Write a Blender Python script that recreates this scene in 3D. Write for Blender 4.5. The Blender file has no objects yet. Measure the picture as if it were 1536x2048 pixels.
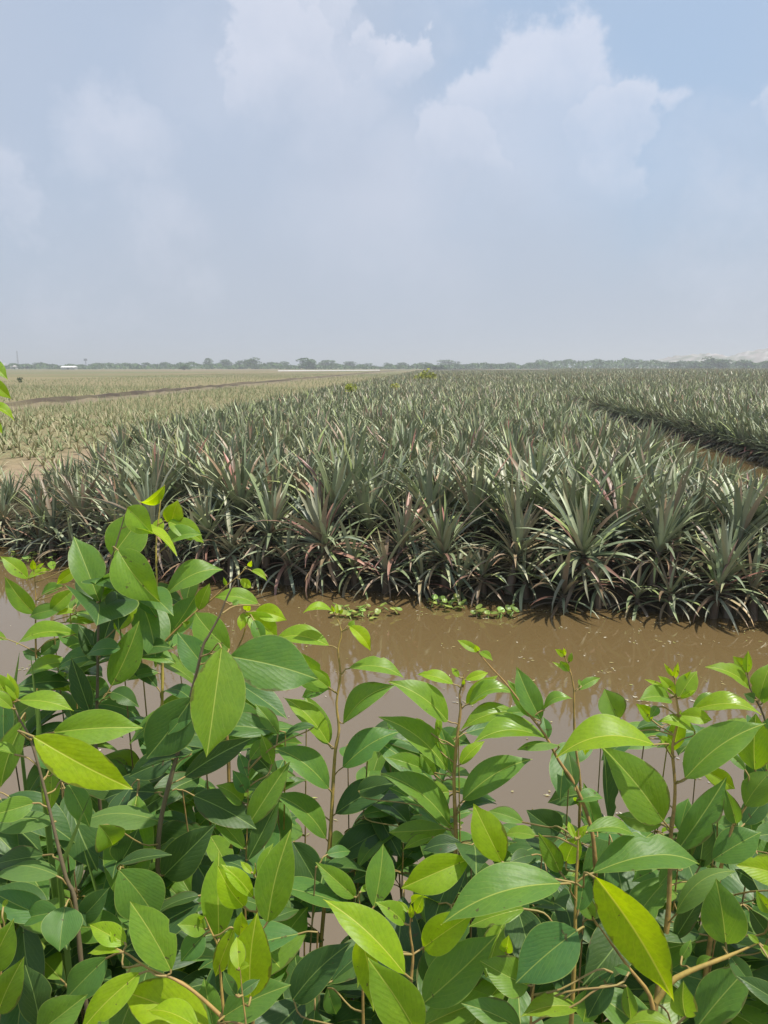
import bpy, math, random
import numpy as np
from mathutils import Vector, Matrix

R = math.radians
rnd = random.Random(7)
nrg = np.random.default_rng(11)
scene = bpy.context.scene
C = scene.collection

# ------------------------------------------------------------------ camera
F = 1490.0                       # focal length in photo pixels (photo 1536 x 2048)
PITCH = math.atan((1024 - 733) / F)
CAM = Vector((0.0, 0.0, 2.4))
cam_d = bpy.data.cameras.new('camera')
cam_d.sensor_fit = 'VERTICAL'
cam_d.angle = 2 * math.atan(1024 / F)
cam_d.clip_start = 0.02
cam_d.clip_end = 9000
cam = bpy.data.objects.new('camera', cam_d)
C.objects.link(cam)
cam.location = CAM
cam.rotation_euler = (math.pi / 2 - PITCH, 0, 0)
scene.camera = cam
FW = Vector((0, math.cos(PITCH), -math.sin(PITCH)))
UP = Vector((0, math.sin(PITCH), math.cos(PITCH)))
RT = Vector((1, 0, 0))


def at(px, py, z):
    """world point seen at photo pixel px,py at depth z"""
    return CAM + z * (FW + (px - 768) / F * RT + (1024 - py) / F * UP)


def on_ground(px, py, h=0.0):
    d = FW + (px - 768) / F * RT + (1024 - py) / F * UP
    return CAM + d * ((h - CAM.z) / d.z)


def project(p):
    v = p - CAM
    z = v.dot(FW)
    if z < 1e-3:
        return None
    return 768 + F * v.dot(RT) / z, 1024 - F * v.dot(UP) / z, z


# ------------------------------------------------------------------ sun, sky, exposure
SUN_EL, SUN_AZ = R(67), R(96)    # azimuth clockwise from the view direction (+Y)
sun_dir = Vector((math.sin(SUN_AZ) * math.cos(SUN_EL), math.cos(SUN_AZ) * math.cos(SUN_EL), math.sin(SUN_EL)))
sl = bpy.data.lights.new('sun', 'SUN')
sl.energy = 4.9
sl.angle = R(0.9)
sl.color = (1.0, 0.95, 0.86)
so = bpy.data.objects.new('sun', sl)
C.objects.link(so)
so.rotation_euler = sun_dir.to_track_quat('Z', 'Y').to_euler()
so.location = (20, -10, 60)

scene.view_settings.view_transform = 'Standard'
scene.view_settings.look = 'None'
scene.view_settings.exposure = 0.13
scene.view_settings.gamma = 1.0
scene.view_settings.use_curve_mapping = False
scene.render.engine = 'CYCLES'
scene.cycles.use_denoising = True
scene.cycles.max_bounces = 8
scene.cycles.transparent_max_bounces = 8
scene.cycles.volume_bounces = 0
scene.cycles.sample_clamp_indirect = 6.0


class NT:
    """small helper for node trees"""
    def __init__(self, tree):
        self.t = tree

    def n(self, kind, **kw):
        nd = self.t.nodes.new(kind)
        for k, v in kw.items():
            if k.startswith('i_'):
                nd.inputs[int(k[2:])].default_value = v
            else:
                setattr(nd, k, v)
        return nd

    def link(self, a, b):
        self.t.links.new(a, b)

    def sock(self, x, inp):
        if isinstance(x, (int, float, tuple, list)):
            inp.default_value = x
        else:
            self.link(x, inp)

    def math(self, op, a, b=None, c=None, clamp=False):
        nd = self.n('ShaderNodeMath', operation=op, use_clamp=clamp)
        self.sock(a, nd.inputs[0])
        if b is not None:
            self.sock(b, nd.inputs[1])
        if c is not None:
            self.sock(c, nd.inputs[2])
        return nd.outputs[0]

    def mix(self, f, a, b, mode='MIX'):
        nd = self.n('ShaderNodeMix', data_type='RGBA', blend_type=mode)
        self.sock(f, nd.inputs[0])
        self.sock(a, nd.inputs[6])
        self.sock(b, nd.inputs[7])
        return nd.outputs[2]

    def ramp(self, x, a, b, lo=0.0, hi=1.0, smooth=True):
        nd = self.n('ShaderNodeMapRange', interpolation_type='SMOOTHSTEP' if smooth else 'LINEAR')
        self.sock(x, nd.inputs[0])
        for i, v in enumerate((a, b, lo, hi)):
            nd.inputs[i + 1].default_value = v
        return nd.outputs[0]

    def noise(self, vec, scale, detail=4, rough=0.55, out=0):
        nd = self.n('ShaderNodeTexNoise')
        if vec is not None:
            self.link(vec, nd.inputs['Vector'])
        nd.inputs['Scale'].default_value = scale
        nd.inputs['Detail'].default_value = detail
        nd.inputs['Roughness'].default_value = rough
        return nd.outputs[out]


world = bpy.data.worlds.new('World')
scene.world = world
world.use_nodes = True
w = NT(world.node_tree)
world.node_tree.nodes.clear()
wo = w.n('ShaderNodeOutputWorld')
bg = w.n('ShaderNodeBackground')
bg.inputs[1].default_value = 0.1
w.link(bg.outputs[0], wo.inputs[0])
sky = w.n('ShaderNodeTexSky', sky_type='NISHITA')
sky.sun_disc = False
sky.sun_elevation = SUN_EL
sky.sun_rotation = SUN_AZ
sky.air_density = 1.3
sky.dust_density = 3.0
sky.ozone_density = 2.0
tc = w.n('ShaderNodeTexCoord')
D0 = tc.outputs['Generated']
# billowing offset that gives the cloud outlines their lumps
nz1 = w.noise(D0, 9.0, 7, 0.6, out=1)
sub = w.n('ShaderNodeVectorMath', operation='SUBTRACT')
w.link(nz1, sub.inputs[0])
sub.inputs[1].default_value = (0.5, 0.5, 0.5)
scl = w.n('ShaderNodeVectorMath', operation='SCALE')
w.link(sub.outputs[0], scl.inputs[0])
scl.inputs['Scale'].default_value = 0.21
addv = w.n('ShaderNodeVectorMath', operation='ADD')
w.link(D0, addv.inputs[0])
w.link(scl.outputs[0], addv.inputs[1])
DD = addv.outputs[0]
sep = w.n('ShaderNodeSeparateXYZ')
w.link(DD, sep.inputs[0])
sep0 = w.n('ShaderNodeSeparateXYZ')
w.link(D0, sep0.inputs[0])


def sky_dir(px, py):
    return (FW + (px - 768) / F * RT + (1024 - py) / F * UP).normalized()


def blob(px, py, rpx, soft, fade, amount):
    """a cumulus head: crisp towards the top, melting into the veil below"""
    c = sky_dir(px, py)
    r = rpx / F * c.dot(FW)
    ds = w.n('ShaderNodeVectorMath', operation='DISTANCE')
    w.link(DD, ds.inputs[0])
    ds.inputs[1].default_value = c
    m = w.ramp(ds.outputs['Value'], r, r * (1 - soft))
    f = w.ramp(sep.outputs[2], c.z - r * fade, c.z + r * 0.9)
    return w.math('MULTIPLY', w.math('MULTIPLY', m, f), amount)


acc = None
for b in ((1065, 235, 170, .24, 1.0, .66), (1225, 295, 120, .28, 1.0, .60), (915, 320, 120, .3, 1.0, .54), (1100, 175, 85, .26, 1.0, .55), (1060, 330, 260, .9, 1.2, .40),
          (560, 150, 140, .24, 1.1, .62), (785, 115, 90, .24, 1.0, .70), (590, 60, 105, .24, 1.2, .6), (680, 220, 170, .6, 1.0, .40),
          (235, 300, 140, .7, 1.0, .52), (10, 380, 90, .5, 1.2, .38), (1515, 240, 70, .35, 1.1, .45),
          (1400, 330, 130, .8, 1.0, .2), (800, 450, 300, .95, 1.2, .40), (420, 180, 220, .9, 1.4, .24), (1050, 360, 240, .9, 1.3, .22)):
    v = blob(*b)
    acc = v if acc is None else w.math('MAXIMUM', acc, v)
# the rest of the sky carries broken cloud of the same kind
gen = w.ramp(w.noise(D0, 3.2, 8, 0.6), 0.55, 0.72, 0.0, 0.30)
acc = w.math('MAXIMUM', acc, gen)
# thin haze veil over the blue, thinner in places
veil_n = w.noise(D0, 2.3, 3, 0.5)
cb = sky_dir(1350, -60)
dsb = w.n('ShaderNodeVectorMath', operation='DISTANCE')
w.link(DD, dsb.inputs[0])
dsb.inputs[1].default_value = cb
clear = w.ramp(dsb.outputs['Value'], 0.40, 0.08, 0.0, 0.60)
veil = w.math('SUBTRACT', w.ramp(veil_n, 0.3, 0.7, 0.96, 0.74), clear, clamp=True)
low = w.ramp(sep0.outputs[2], 0.0, 0.32, 1.0, 0.0)
veil = w.math('MAXIMUM', veil, w.math('MULTIPLY', low, 0.97))
veil_col = w.mix(low, (4.50, 5.20, 6.50, 1), (4.55, 5.10, 6.05, 1))
# moist summer air lifts the clear blue
blue = w.mix(0.62, sky.outputs[0], (4.1, 5.85, 8.3, 1))
c1 = w.mix(veil, blue, veil_col)
c2 = w.mix(acc, c1, (7.2, 7.4, 8.4, 1))
w.link(c2, bg.inputs[0])


# ------------------------------------------------------------------ object helpers
def tag(o, label=None, cat=None, group=None, kind=None):
    if label:
        o['label'] = label
    if cat:
        o['category'] = cat
    if group:
        o['group'] = group
    if kind:
        o['kind'] = kind
    return o


def empty(name, loc, rz=0.0):
    o = bpy.data.objects.new(name, None)
    o.empty_display_size = 0.05
    o.location = loc
    o.rotation_euler = (0, 0, rz)
    C.objects.link(o)
    return o


def mesh_np(name, V, Q, mats, cols=None, uv=None, attrs=None, smooth=True, mat_idx=None):
    """mesh from numpy arrays: V (n,3), Q (m,k) faces all of one size, or a list of faces"""
    me = bpy.data.meshes.new(name)
    if isinstance(Q, np.ndarray):
        n, m, k = len(V), len(Q), Q.shape[1]
        me.vertices.add(n)
        me.vertices.foreach_set('co', np.asarray(V, np.float32).ravel())
        me.loops.add(m * k)
        me.loops.foreach_set('vertex_index', Q.astype(np.int32).ravel())
        me.polygons.add(m)
        me.polygons.foreach_set('loop_start', np.arange(0, m * k, k, dtype=np.int32))
        me.update(calc_edges=True)
    else:
        me.from_pydata([tuple(v) for v in V], [], [tuple(f) for f in Q])
        me.update()
    for m_ in (mats if isinstance(mats, (list, tuple)) else [mats]):
        me.materials.append(m_)
    if smooth:
        me.polygons.foreach_set('use_smooth', np.ones(len(me.polygons), bool))
    if mat_idx is not None:
        me.polygons.foreach_set('material_index', np.asarray(mat_idx, np.int32))
    if cols is not None:
        a = me.color_attributes.new('tint', 'FLOAT_COLOR', 'POINT')
        c4 = np.ones((len(V), 4), np.float32)
        c4[:, :3] = cols
        a.data.foreach_set('color', c4.ravel())
    if attrs:
        for nm, vals in attrs.items():
            a = me.attributes.new(nm, 'FLOAT', 'POINT')
            a.data.foreach_set('value', np.asarray(vals, np.float32))
    me.update()
    return me


def link(name, me, parent=None, loc=None):
    o = bpy.data.objects.new(name, me)
    C.objects.link(o)
    if parent:
        o.parent = parent
    if loc is not None:
        o.location = loc
    return o


def tube(points, radii, sides=7):
    """tube mesh arrays along a polyline"""
    pts = [Vector(p) for p in points]
    V, Q = [], []
    nprev = None
    for i, p in enumerate(pts):
        t = (pts[min(i + 1, len(pts) - 1)] - pts[max(i - 1, 0)]).normalized()
        if nprev is None:
            nprev = t.orthogonal().normalized()
        nprev = (nprev - t * nprev.dot(t)).normalized()
        b = t.cross(nprev)
        for k in range(sides):
            a = 2 * math.pi * k / sides
            V.append(p + radii[i] * (math.cos(a) * nprev + math.sin(a) * b))
    for i in range(len(pts) - 1):
        for k in range(sides):
            k2 = (k + 1) % sides
            Q.append((i * sides + k, i * sides + k2, (i + 1) * sides + k2, (i + 1) * sides + k))
    return V, Q


def smooth_line(pts, n):
    """Catmull-Rom resample"""
    P = [Vector(p) for p in pts]
    P = [2 * P[0] - P[1]] + P + [2 * P[-1] - P[-2]]
    out = []
    for i in range(1, len(P) - 2):
        for k in range(n):
            t = k / n
            a, b, c, d = P[i - 1], P[i], P[i + 1], P[i + 2]
            out.append(0.5 * ((2 * b) + (c - a) * t + (2 * a - 5 * b + 4 * c - d) * t * t + (3 * b - a - 3 * c + d) * t ** 3))
    out.append(P[-2])
    return out


# ------------------------------------------------------------------ materials
def new_mat(name):
    m = bpy.data.materials.new(name)
    m.use_nodes = True
    m.node_tree.nodes.clear()
    nt = NT(m.node_tree)
    out = nt.n('ShaderNodeOutputMaterial')
    return m, nt, out


def bsdf(nt, color, rough=0.6, spec=0.5, normal=None, coat=0.0):
    p = nt.n('ShaderNodeBsdfPrincipled')
    nt.sock(color, p.inputs['Base Color'])
    nt.sock(rough, p.inputs['Roughness'])
    nt.sock(spec, p.inputs['Specular IOR Level'])
    if normal is not None:
        nt.link(normal, p.inputs['Normal'])
    if coat:
        p.inputs['Coat Weight'].default_value = coat
        p.inputs['Coat Roughness'].default_value = 0.25
    return p


def bump(nt, h, strength, dist):
    b = nt.n('ShaderNodeBump')
    b.inputs['Strength'].default_value = strength
    b.inputs['Distance'].default_value = dist
    nt.link(h, b.inputs['Height'])
    return b.outputs[0]


def leaf_material():
    m, nt, out = new_mat('shrub_leaf')
    oi = nt.n('ShaderNodeObjectInfo')
    sc = nt.n('ShaderNodeSeparateColor')
    nt.link(oi.outputs['Color'], sc.inputs[0])
    tone, glossv = sc.outputs[0], sc.outputs[1]
    geo = nt.n('ShaderNodeNewGeometry')
    tcn = nt.n('ShaderNodeTexCoord')

    def attr(nm):
        a = nt.n('ShaderNodeAttribute', attribute_type='GEOMETRY', attribute_name=nm)
        return a.outputs['Fac']
    lx, lt, rim = attr('lx'), attr('lt'), attr('rim')
    ax = nt.math('ABSOLUTE', lx)
    n_big = nt.noise(tcn.outputs['Object'], 45, 3)
    n_fine = nt.noise(tcn.outputs['Object'], 260, 3)
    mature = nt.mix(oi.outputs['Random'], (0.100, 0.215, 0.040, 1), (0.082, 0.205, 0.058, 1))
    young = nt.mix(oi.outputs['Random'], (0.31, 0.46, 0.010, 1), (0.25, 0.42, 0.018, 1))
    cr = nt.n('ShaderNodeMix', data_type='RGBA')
    old_shade = nt.mix(oi.outputs['Random'], (0.050, 0.098, 0.024, 1), (0.042, 0.092, 0.030, 1))  # dark green of older leaves, deepened to carry the thicket's shade in the colour
    col = nt.mix(nt.ramp(tone, 0.0, 0.30, smooth=False), old_shade, mature)
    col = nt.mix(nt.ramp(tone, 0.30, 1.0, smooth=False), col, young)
    nt.t.nodes.remove(cr)
    col = nt.mix(nt.ramp(n_big, 0.35, 0.7, 0.0, 0.35), col, nt.mix(1.0, col, (1.45, 1.28, 0.8, 1), 'MULTIPLY'))
    col = nt.mix(nt.ramp(n_fine, 0.3, 0.75, 0.0, 0.16), col, (0.02, 0.05, 0.015, 1))
    # veins: lateral pairs sweep towards the tip
    ph = nt.math('SUBTRACT', nt.math('MULTIPLY', lt, 8.5), nt.math('MULTIPLY', ax, 4.2))
    ph = nt.math('ADD', ph, nt.math('MULTIPLY', n_big, 1.5))
    sd = nt.n('ShaderNodeSeparateColor')
    fr = nt.math('FRACT', ph)
    dv = nt.math('ABSOLUTE', nt.math('SUBTRACT', fr, 0.5))
    lat = nt.math('MULTIPLY', nt.ramp(dv, 0.075, 0.0), nt.ramp(rim, 0.9, 0.5))
    mid = nt.ramp(ax, 0.040, 0.018)
    vein_col = nt.mix(tone, (0.24, 0.36, 0.11, 1), (0.58, 0.62, 0.10, 1))
    col = nt.mix(nt.math('MULTIPLY', lat, nt.ramp(n_fine, 0.35, 0.65, 0.04, 0.34)), col, vein_col)
    col = nt.mix(nt.math('MULTIPLY', mid, 0.85), col, vein_col)
    edge = nt.ramp(rim, 0.955, 0.99)
    col = nt.mix(nt.math('MULTIPLY', edge, 0.6), col, (0.34, 0.42, 0.10, 1))
    # little brown flecks and insect marks
    vor = nt.n('ShaderNodeTexNoise')
    nt.link(tcn.outputs['Object'], vor.inputs['Vector'])
    vor.inputs['Scale'].default_value = 120
    vor.inputs['Detail'].default_value = 2
    thr = nt.math('SUBTRACT', vor.outputs[0], nt.math('MULTIPLY', nt.ramp(oi.outputs['Random'], 0.7, 1.0), 0.06))
    fleck = nt.math('MULTIPLY', nt.ramp(nt.math('SUBTRACT', vor.outputs[0], nt.math('SUBTRACT', 0.74, nt.math('SUBTRACT', vor.outputs[0], thr))), 0.0, 0.03), 0.75)
    burn = nt.math('MULTIPLY', nt.ramp(nt.math('ADD', rim, nt.math('MULTIPLY', n_big, 0.9)), 1.42, 1.5), nt.ramp(oi.outputs['Random'], 0.35, 0.3))
    fleck = nt.math('MAXIMUM', fleck, nt.math('MULTIPLY', burn, 0.65))
    col = nt.mix(fleck, col, (0.10, 0.075, 0.03, 1))
    # underside is paler and matt
    under = nt.mix(0.4, col, (0.17, 0.24, 0.085, 1))
    col2 = nt.mix(geo.outputs['Backfacing'], col, under)
    rough = nt.math('ADD', nt.math('MULTIPLY', geo.outputs['Backfacing'], 0.25), nt.math('SUBTRACT', 0.50, nt.math('MULTIPLY', glossv, 0.18)))
    pil = nt.math('SUBTRACT', 0.25, nt.math('MULTIPLY', dv, dv))      # blade puffs up between the veins
    hgt = nt.math('ADD', nt.math('MULTIPLY', pil, -0.8), nt.math('ADD', nt.math('MULTIPLY', mid, -1.0), nt.math('MULTIPLY', n_big, 2.0)))
    nrm = bump(nt, hgt, 0.32, 0.0016)
    p = bsdf(nt, col2, rough, 0.42, nrm)
    tr = nt.n('ShaderNodeBsdfTranslucent')
    hsv = nt.n('ShaderNodeHueSaturation')
    hsv.inputs['Hue'].default_value = 0.478
    hsv.inputs['Saturation'].default_value = 1.12
    hsv.inputs['Value'].default_value = 2.1
    nt.link(col, hsv.inputs['Color'])
    nt.link(hsv.outputs[0], tr.inputs['Color'])
    mx = nt.n('ShaderNodeMixShader')
    nt.sock(nt.math('ADD', 0.36, nt.math('MULTIPLY', tone, 0.10)), mx.inputs[0])
    nt.link(p.outputs[0], mx.inputs[1])
    nt.link(tr.outputs[0], mx.inputs[2])
    nt.link(mx.outputs[0], out.inputs[0])
    return m


def stem_material():
    m, nt, out = new_mat('shrub_stem')
    oi = nt.n('ShaderNodeObjectInfo')
    sc = nt.n('ShaderNodeSeparateColor')
    nt.link(oi.outputs['Color'], sc.inputs[0])
    tcn = nt.n('ShaderNodeTexCoord')
    n1 = nt.noise(tcn.outputs['Object'], 90, 4)
    col = nt.mix(sc.outputs[2], (0.46, 0.255, 0.09, 1), (0.62, 0.50, 0.08, 1))
    col = nt.mix(sc.outputs[0], col, (0.17, 0.13, 0.075, 1))
    col = nt.mix(nt.ramp(n1, 0.4, 0.7, 0, 0.55), col, (0.12, 0.10, 0.05, 1))
    p = bsdf(nt, col, 0.6, 0.4, bump(nt, n1, 0.4, 0.001))
    nt.link(p.outputs[0], out.inputs[0])
    return m


def petiole_material():
    m, nt, out = new_mat('petiole')
    tcn = nt.n('ShaderNodeTexCoord')
    n1 = nt.noise(tcn.outputs['Object'], 60, 3)
    col = nt.mix(n1, (0.30, 0.17, 0.08, 1), (0.33, 0.29, 0.08, 1))
    p = bsdf(nt, col, 0.55, 0.4)
    nt.link(p.outputs[0], out.inputs[0])
    return m


def pine_material():
    """pineapple blades: dull grey-green channelled face, silvery underside"""
    m, nt, out = new_mat('pineapple_leaf')
    oi = nt.n('ShaderNodeObjectInfo')
    at_ = nt.n('ShaderNodeAttribute', attribute_type='GEOMETRY', attribute_name='tint')
    geo = nt.n('ShaderNodeNewGeometry')
    tcn = nt.n('ShaderNodeTexCoord')
    col = nt.mix(1.0, at_.outputs['Color'], oi.outputs['Color'], 'MULTIPLY')
    n1 = nt.noise(tcn.outputs['Object'], 14, 4)
    n2 = nt.noise(tcn.outputs['Object'], 70, 3)
    col = nt.mix(nt.ramp(n1, 0.35, 0.7, 0, 0.4), col, nt.mix(0.5, col, (0.25, 0.27, 0.17, 1)))
    col = nt.mix(nt.ramp(n2, 0.45, 0.75, 0, 0.22), col, (0.05, 0.055, 0.04, 1))
    back = nt.mix(0.42, col, (0.34, 0.38, 0.28, 1))
    col = nt.mix(geo.outputs['Backfacing'], col, back)
    p = bsdf(nt, col, 0.43, 0.5, bump(nt, n2, 0.2, 0.004))
    tr = nt.n('ShaderNodeBsdfTranslucent')
    nt.link(nt.mix(0.35, col, (0.20, 0.28, 0.06, 1)), tr.inputs['Color'])
    mx = nt.n('ShaderNodeMixShader')
    mx.inputs[0].default_value = 0.06
    nt.link(p.outputs[0], mx.inputs[1])
    nt.link(tr.outputs[0], mx.inputs[2])
    nt.link(mx.outputs[0], out.inputs[0])
    return m


def tint_material(name, rough=0.85, spec=0.2, translucent=0.0, nscale=3.0, namt=0.3, dark=(0.05, 0.04, 0.03, 1), bumpd=0.0):
    """colour from the mesh's tint attribute times the object colour, broken up by noise"""
    m, nt, out = new_mat(name)
    oi = nt.n('ShaderNodeObjectInfo')
    at_ = nt.n('ShaderNodeAttribute', attribute_type='GEOMETRY', attribute_name='tint')
    tcn = nt.n('ShaderNodeTexCoord')
    col = nt.mix(1.0, at_.outputs['Color'], oi.outputs['Color'], 'MULTIPLY')
    n1 = nt.noise(tcn.outputs['Object'], nscale, 6, 0.65)
    col = nt.mix(nt.ramp(n1, 0.35, 0.75, 0, namt), col, dark)
    p = bsdf(nt, col, rough, spec, bump(nt, n1, 0.6, bumpd) if bumpd else None)
    if translucent:
        tr = nt.n('ShaderNodeBsdfTranslucent')
        nt.link(col, tr.inputs['Color'])
        mx = nt.n('ShaderNodeMixShader')
        mx.inputs[0].default_value = translucent
        nt.link(p.outputs[0], mx.inputs[1])
        nt.link(tr.outputs[0], mx.inputs[2])
        nt.link(mx.outputs[0], out.inputs[0])
    else:
        nt.link(p.outputs[0], out.inputs[0])
    return m


def soil_material():
    m, nt, out = new_mat('soil')
    at_ = nt.n('ShaderNodeAttribute', attribute_type='GEOMETRY', attribute_name='tint')
    geo = nt.n('ShaderNodeNewGeometry')
    n1 = nt.noise(geo.outputs['Position'], 0.35, 6, 0.65)
    n2 = nt.noise(geo.outputs['Position'], 5.0, 6, 0.7)
    n3 = nt.noise(geo.outputs['Position'], 0.03, 4, 0.6)
    col = at_.outputs['Color']
    col = nt.mix(nt.ramp(n1, 0.35, 0.7, 0, 0.35), col, (0.18, 0.17, 0.08, 1))
    col = nt.mix(nt.ramp(n3, 0.4, 0.62, 0, 0.35), col, (0.25, 0.20, 0.12, 1))
    col = nt.mix(nt.ramp(n2, 0.45, 0.75, 0, 0.55), col, (0.07, 0.055, 0.04, 1))
    p = bsdf(nt, col, 0.95, 0.1, bump(nt, n2, 0.8, 0.05))
    nt.link(p.outputs[0], out.inputs[0])
    return m


def water_material():
    m, nt, out = new_mat('muddy_water')
    geo = nt.n('ShaderNodeNewGeometry')
    n1 = nt.noise(geo.outputs['Position'], 0.5, 4, 0.5)
    n2 = nt.noise(geo.outputs['Position'], 7.0, 3, 0.5)
    n3 = nt.noise(geo.outputs['Position'], 1.6, 2, 0.5)
    col = nt.mix(n1, (0.138, 0.093, 0.038, 1), (0.158, 0.108, 0.047, 1))
    h = nt.math('ADD', nt.math('MULTIPLY', n2, 0.25), n3)
    p = bsdf(nt, col, 0.045, 0.5, bump(nt, h, 0.05, 0.06))
    p.inputs['IOR'].default_value = 2.2
    nt.link(p.outputs[0], out.inputs[0])
    return m


M_LEAF = leaf_material()
M_STEM = stem_material()
M_PET = petiole_material()
M_PINE = pine_material()
M_SOIL = soil_material()
M_WATER = water_material()
M_YOUNG = tint_material('young_pineapple_leaf', 0.7, 0.3, 0.12, 20, 0.3)
M_TREE = tint_material('tree_foliage', 0.9, 0.1, 0.15, 0.6, 0.35, (0.02, 0.03, 0.015, 1))
M_BARK = tint_material('bark', 0.9, 0.1, 0, 2, 0.4)
M_HILL = tint_material('bare_hill', 0.95, 0.05, 0, 0.03, 0.5, (0.16, 0.17, 0.10, 1))
M_WALL = tint_material('painted_wall', 0.8, 0.2, 0, 0.4, 0.2)
M_HYA = tint_material('hyacinth_leaf', 0.4, 0.5, 0.25, 30, 0.25, (0.10, 0.16, 0.03, 1))
M_SPECK = tint_material('floating_flecks', 0.7, 0.3, 0, 30, 0.2)

# ------------------------------------------------------------------ the ground plan
BED = Vector((math.sin(R(4.1)), math.cos(R(4.1)), 0))      # the rows run this way
SIDE = Vector((BED.y, -BED.x, 0))
BANK_A = on_ground(-150, 1118, 0)                            # far waterline of the near canal
BANK_B = on_ground(1650, 1254, 0)
bdir = (BANK_B - BANK_A).normalized()


def bank_s(u):
    """distance along the rows at which the canal bank crosses line u"""
    # solve u*SIDE + s*BED on line BANK_A + k*bdir
    a = np.array([[BED.x, -bdir.x], [BED.y, -bdir.y]])
    rhs = np.array([BANK_A.x - u * SIDE.x, BANK_A.y - u * SIDE.y])
    back = max(0.0, min(1.0, (-3.6 - u) / 2.8)) * 0.95      # the bank steps back at its left end
    return float(np.linalg.solve(a, rhs)[0]) + back


def bed_pt(u, s, z=0.0):
    p = u * SIDE + s * BED
    return Vector((p.x, p.y, z))


U_L, U_R, U_R2, U_R3 = -6.35, 4.05, 8.8, 36.0
BED_Z = 0.42


def sheet(name, us, ss_rel, hfun, cfun, mat=M_SOIL, kind='structure', front=True):
    """a terrain sheet in row coordinates; ss are measured from the canal bank when front"""
    V, cols = [], []
    for s in ss_rel:
        for u in us:
            s_ = s + (bank_s(u) if front else 0)
            p = bed_pt(u, s_, hfun(u, s))
            V.append(p)
            cols.append(cfun(u, s))
    nu = len(us)
    Q = np.array([(j * nu + i, j * nu + i + 1, (j + 1) * nu + i + 1, (j + 1) * nu + i)
                  for j in range(len(ss_rel) - 1) for i in range(nu - 1)], np.int32)
    me = mesh_np(name, np.array([tuple(v) for v in V]), Q, mat, cols=np.array(cols, np.float32))
    o = link(name, me)
    tag(o, kind=kind)
    return o


def lerp(a, b, t):
    t = max(0, min(1, t))
    return a + (b - a) * t


S_LIST = [-0.7, -0.25, 0.0, 0.12, 0.3, 0.6, 1, 2, 4, 8, 14, 20, 30, 45, 70, 110, 180, 300, 600, 900]
DARK_SOIL = (0.050, 0.040, 0.030)
STRAW = (0.25, 0.215, 0.115)


def front_h(s, top):
    return lerp(-0.8, top, (s + 0.7) / 1.15) if s < 0.45 else top




def u_right(s):
    """right edge of the middle bed: the side channel narrows inland"""
    return U_R + max(0.0, min(2.6, (s - 14) * 0.11))


us = [U_L - 0.35, U_L, U_L + 0.5, -3, 0, 2.5, 3.4, 3.8, 4.2, 4.6, 5.0, 5.4, 5.8, 6.2, 6.6, 7.0, 7.4, 7.9]
sheet('pineapple_bed', us, S_LIST,
      lambda u, s: min(front_h(s, BED_Z), lerp(BED_Z, -0.7, (u - (u_right(s) - 0.3)) / 1.4)),
      lambda u, s: DARK_SOIL)

us = [U_R2 - 1.0, U_R2 - 0.3, U_R2 + 0.3, U_R2 + 0.7, 12, 18, 25, U_R3]
sheet('pineapple_bed', us, S_LIST,
      lambda u, s: min(front_h(s, 0.5), lerp(-0.7, 0.5, (u - (U_R2 - 1.0)) / 1.6)),
      lambda u, s: DARK_SOIL)
us = [U_R3, 41.5, 42.5, 70, 120, 250, 700]
sheet('right_field', us, S_LIST, lambda u, s: front_h(s, 0.5) - 0.01,
      lambda u, s: (0.30, 0.26, 0.15) if u < 42 else (0.10, 0.09, 0.06))

# left field with its drainage ditch
us = [-700, -420, -250, -160, -110, -80, -60, -48, -40, -34, -30, -27, -25.2, -24.3, -23.6, -23.2, -22.8, -22.3, -21.8,
      -21.4, -21.0, -20.6, -20.1, -19.4, -18.5, -17, -15, -12.5, -10, -8.2, -7.2, U_L - 0.33]
ss2 = [-0.7, -0.25, 0, .3, .6, 1, 2, 3, 4.5] + [6 + 1.1 * i for i in range(60)] + [75 + 5 * i for i in range(20)] + [190, 230, 300, 450, 650, 900]
hr = random.Random(3)


def left_h(u, s):
    h = front_h(s, 0.36)
    prof = 0.0
    if -24.4 < u < -20.0:
        d = abs(u + 22.3)
        prof = -0.75 * max(0, 1 - d / 1.0)
        if 0.7 < d < 1.7:
            prof += 0.20 * hr.random()
    if u > -20 or s < 1:
        return h + prof + 0.02 * hr.random()
    return h + prof + 0.05 * hr.random()


def left_c(u, s):
    if -24.4 < u < -20.0:
        d = abs(u + 22.3)
        return (0.070, 0.055, 0.044) if d < 1.5 else (0.22, 0.18, 0.125)
    if u > -9.5 and s < 9:
        return (0.34, 0.25, 0.17)
    if s > 120:
        return (0.15, 0.17, 0.075) if hr.random() < .45 else (0.24, 0.19, 0.11)
    return STRAW


sheet('left_field', us, ss2, left_h, left_c)

# far land to the horizon and the bottom under everything
V = [(-6000, 880, 0.2), (6000, 880, 0.2), (6000, 7000, 0.2), (-6000, 7000, 0.2)]
link('ground', mesh_np('ground', np.array(V), np.array([[0, 1, 2, 3]]), M_SOIL, cols=np.tile((0.15, 0.15, 0.08), (4, 1))))['kind'] = 'structure'
V = [(-1200, -60, -1.2), (1200, -60, -1.2), (1200, 1000, -1.2), (-1200, 1000, -1.2)]
link('canal_bed', mesh_np('canal_bed', np.array(V), np.array([[0, 1, 2, 3]]), M_SOIL, cols=np.tile(DARK_SOIL, (4, 1))))['kind'] = 'structure'
V = [(-800, -30, 0), (800, -30, 0), (800, 930, 0), (-800, 930, 0)]
link('canal_water', mesh_np('canal_water', np.array(V), np.array([[0, 1, 2, 3]]), M_WATER))['kind'] = 'structure'


# the near bank on which the photographer stands and the saplings grow
def near_h(y):
    if y < 0.45:
        return 0.88
    return 0.88 - (y - 0.45) * 0.70


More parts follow.
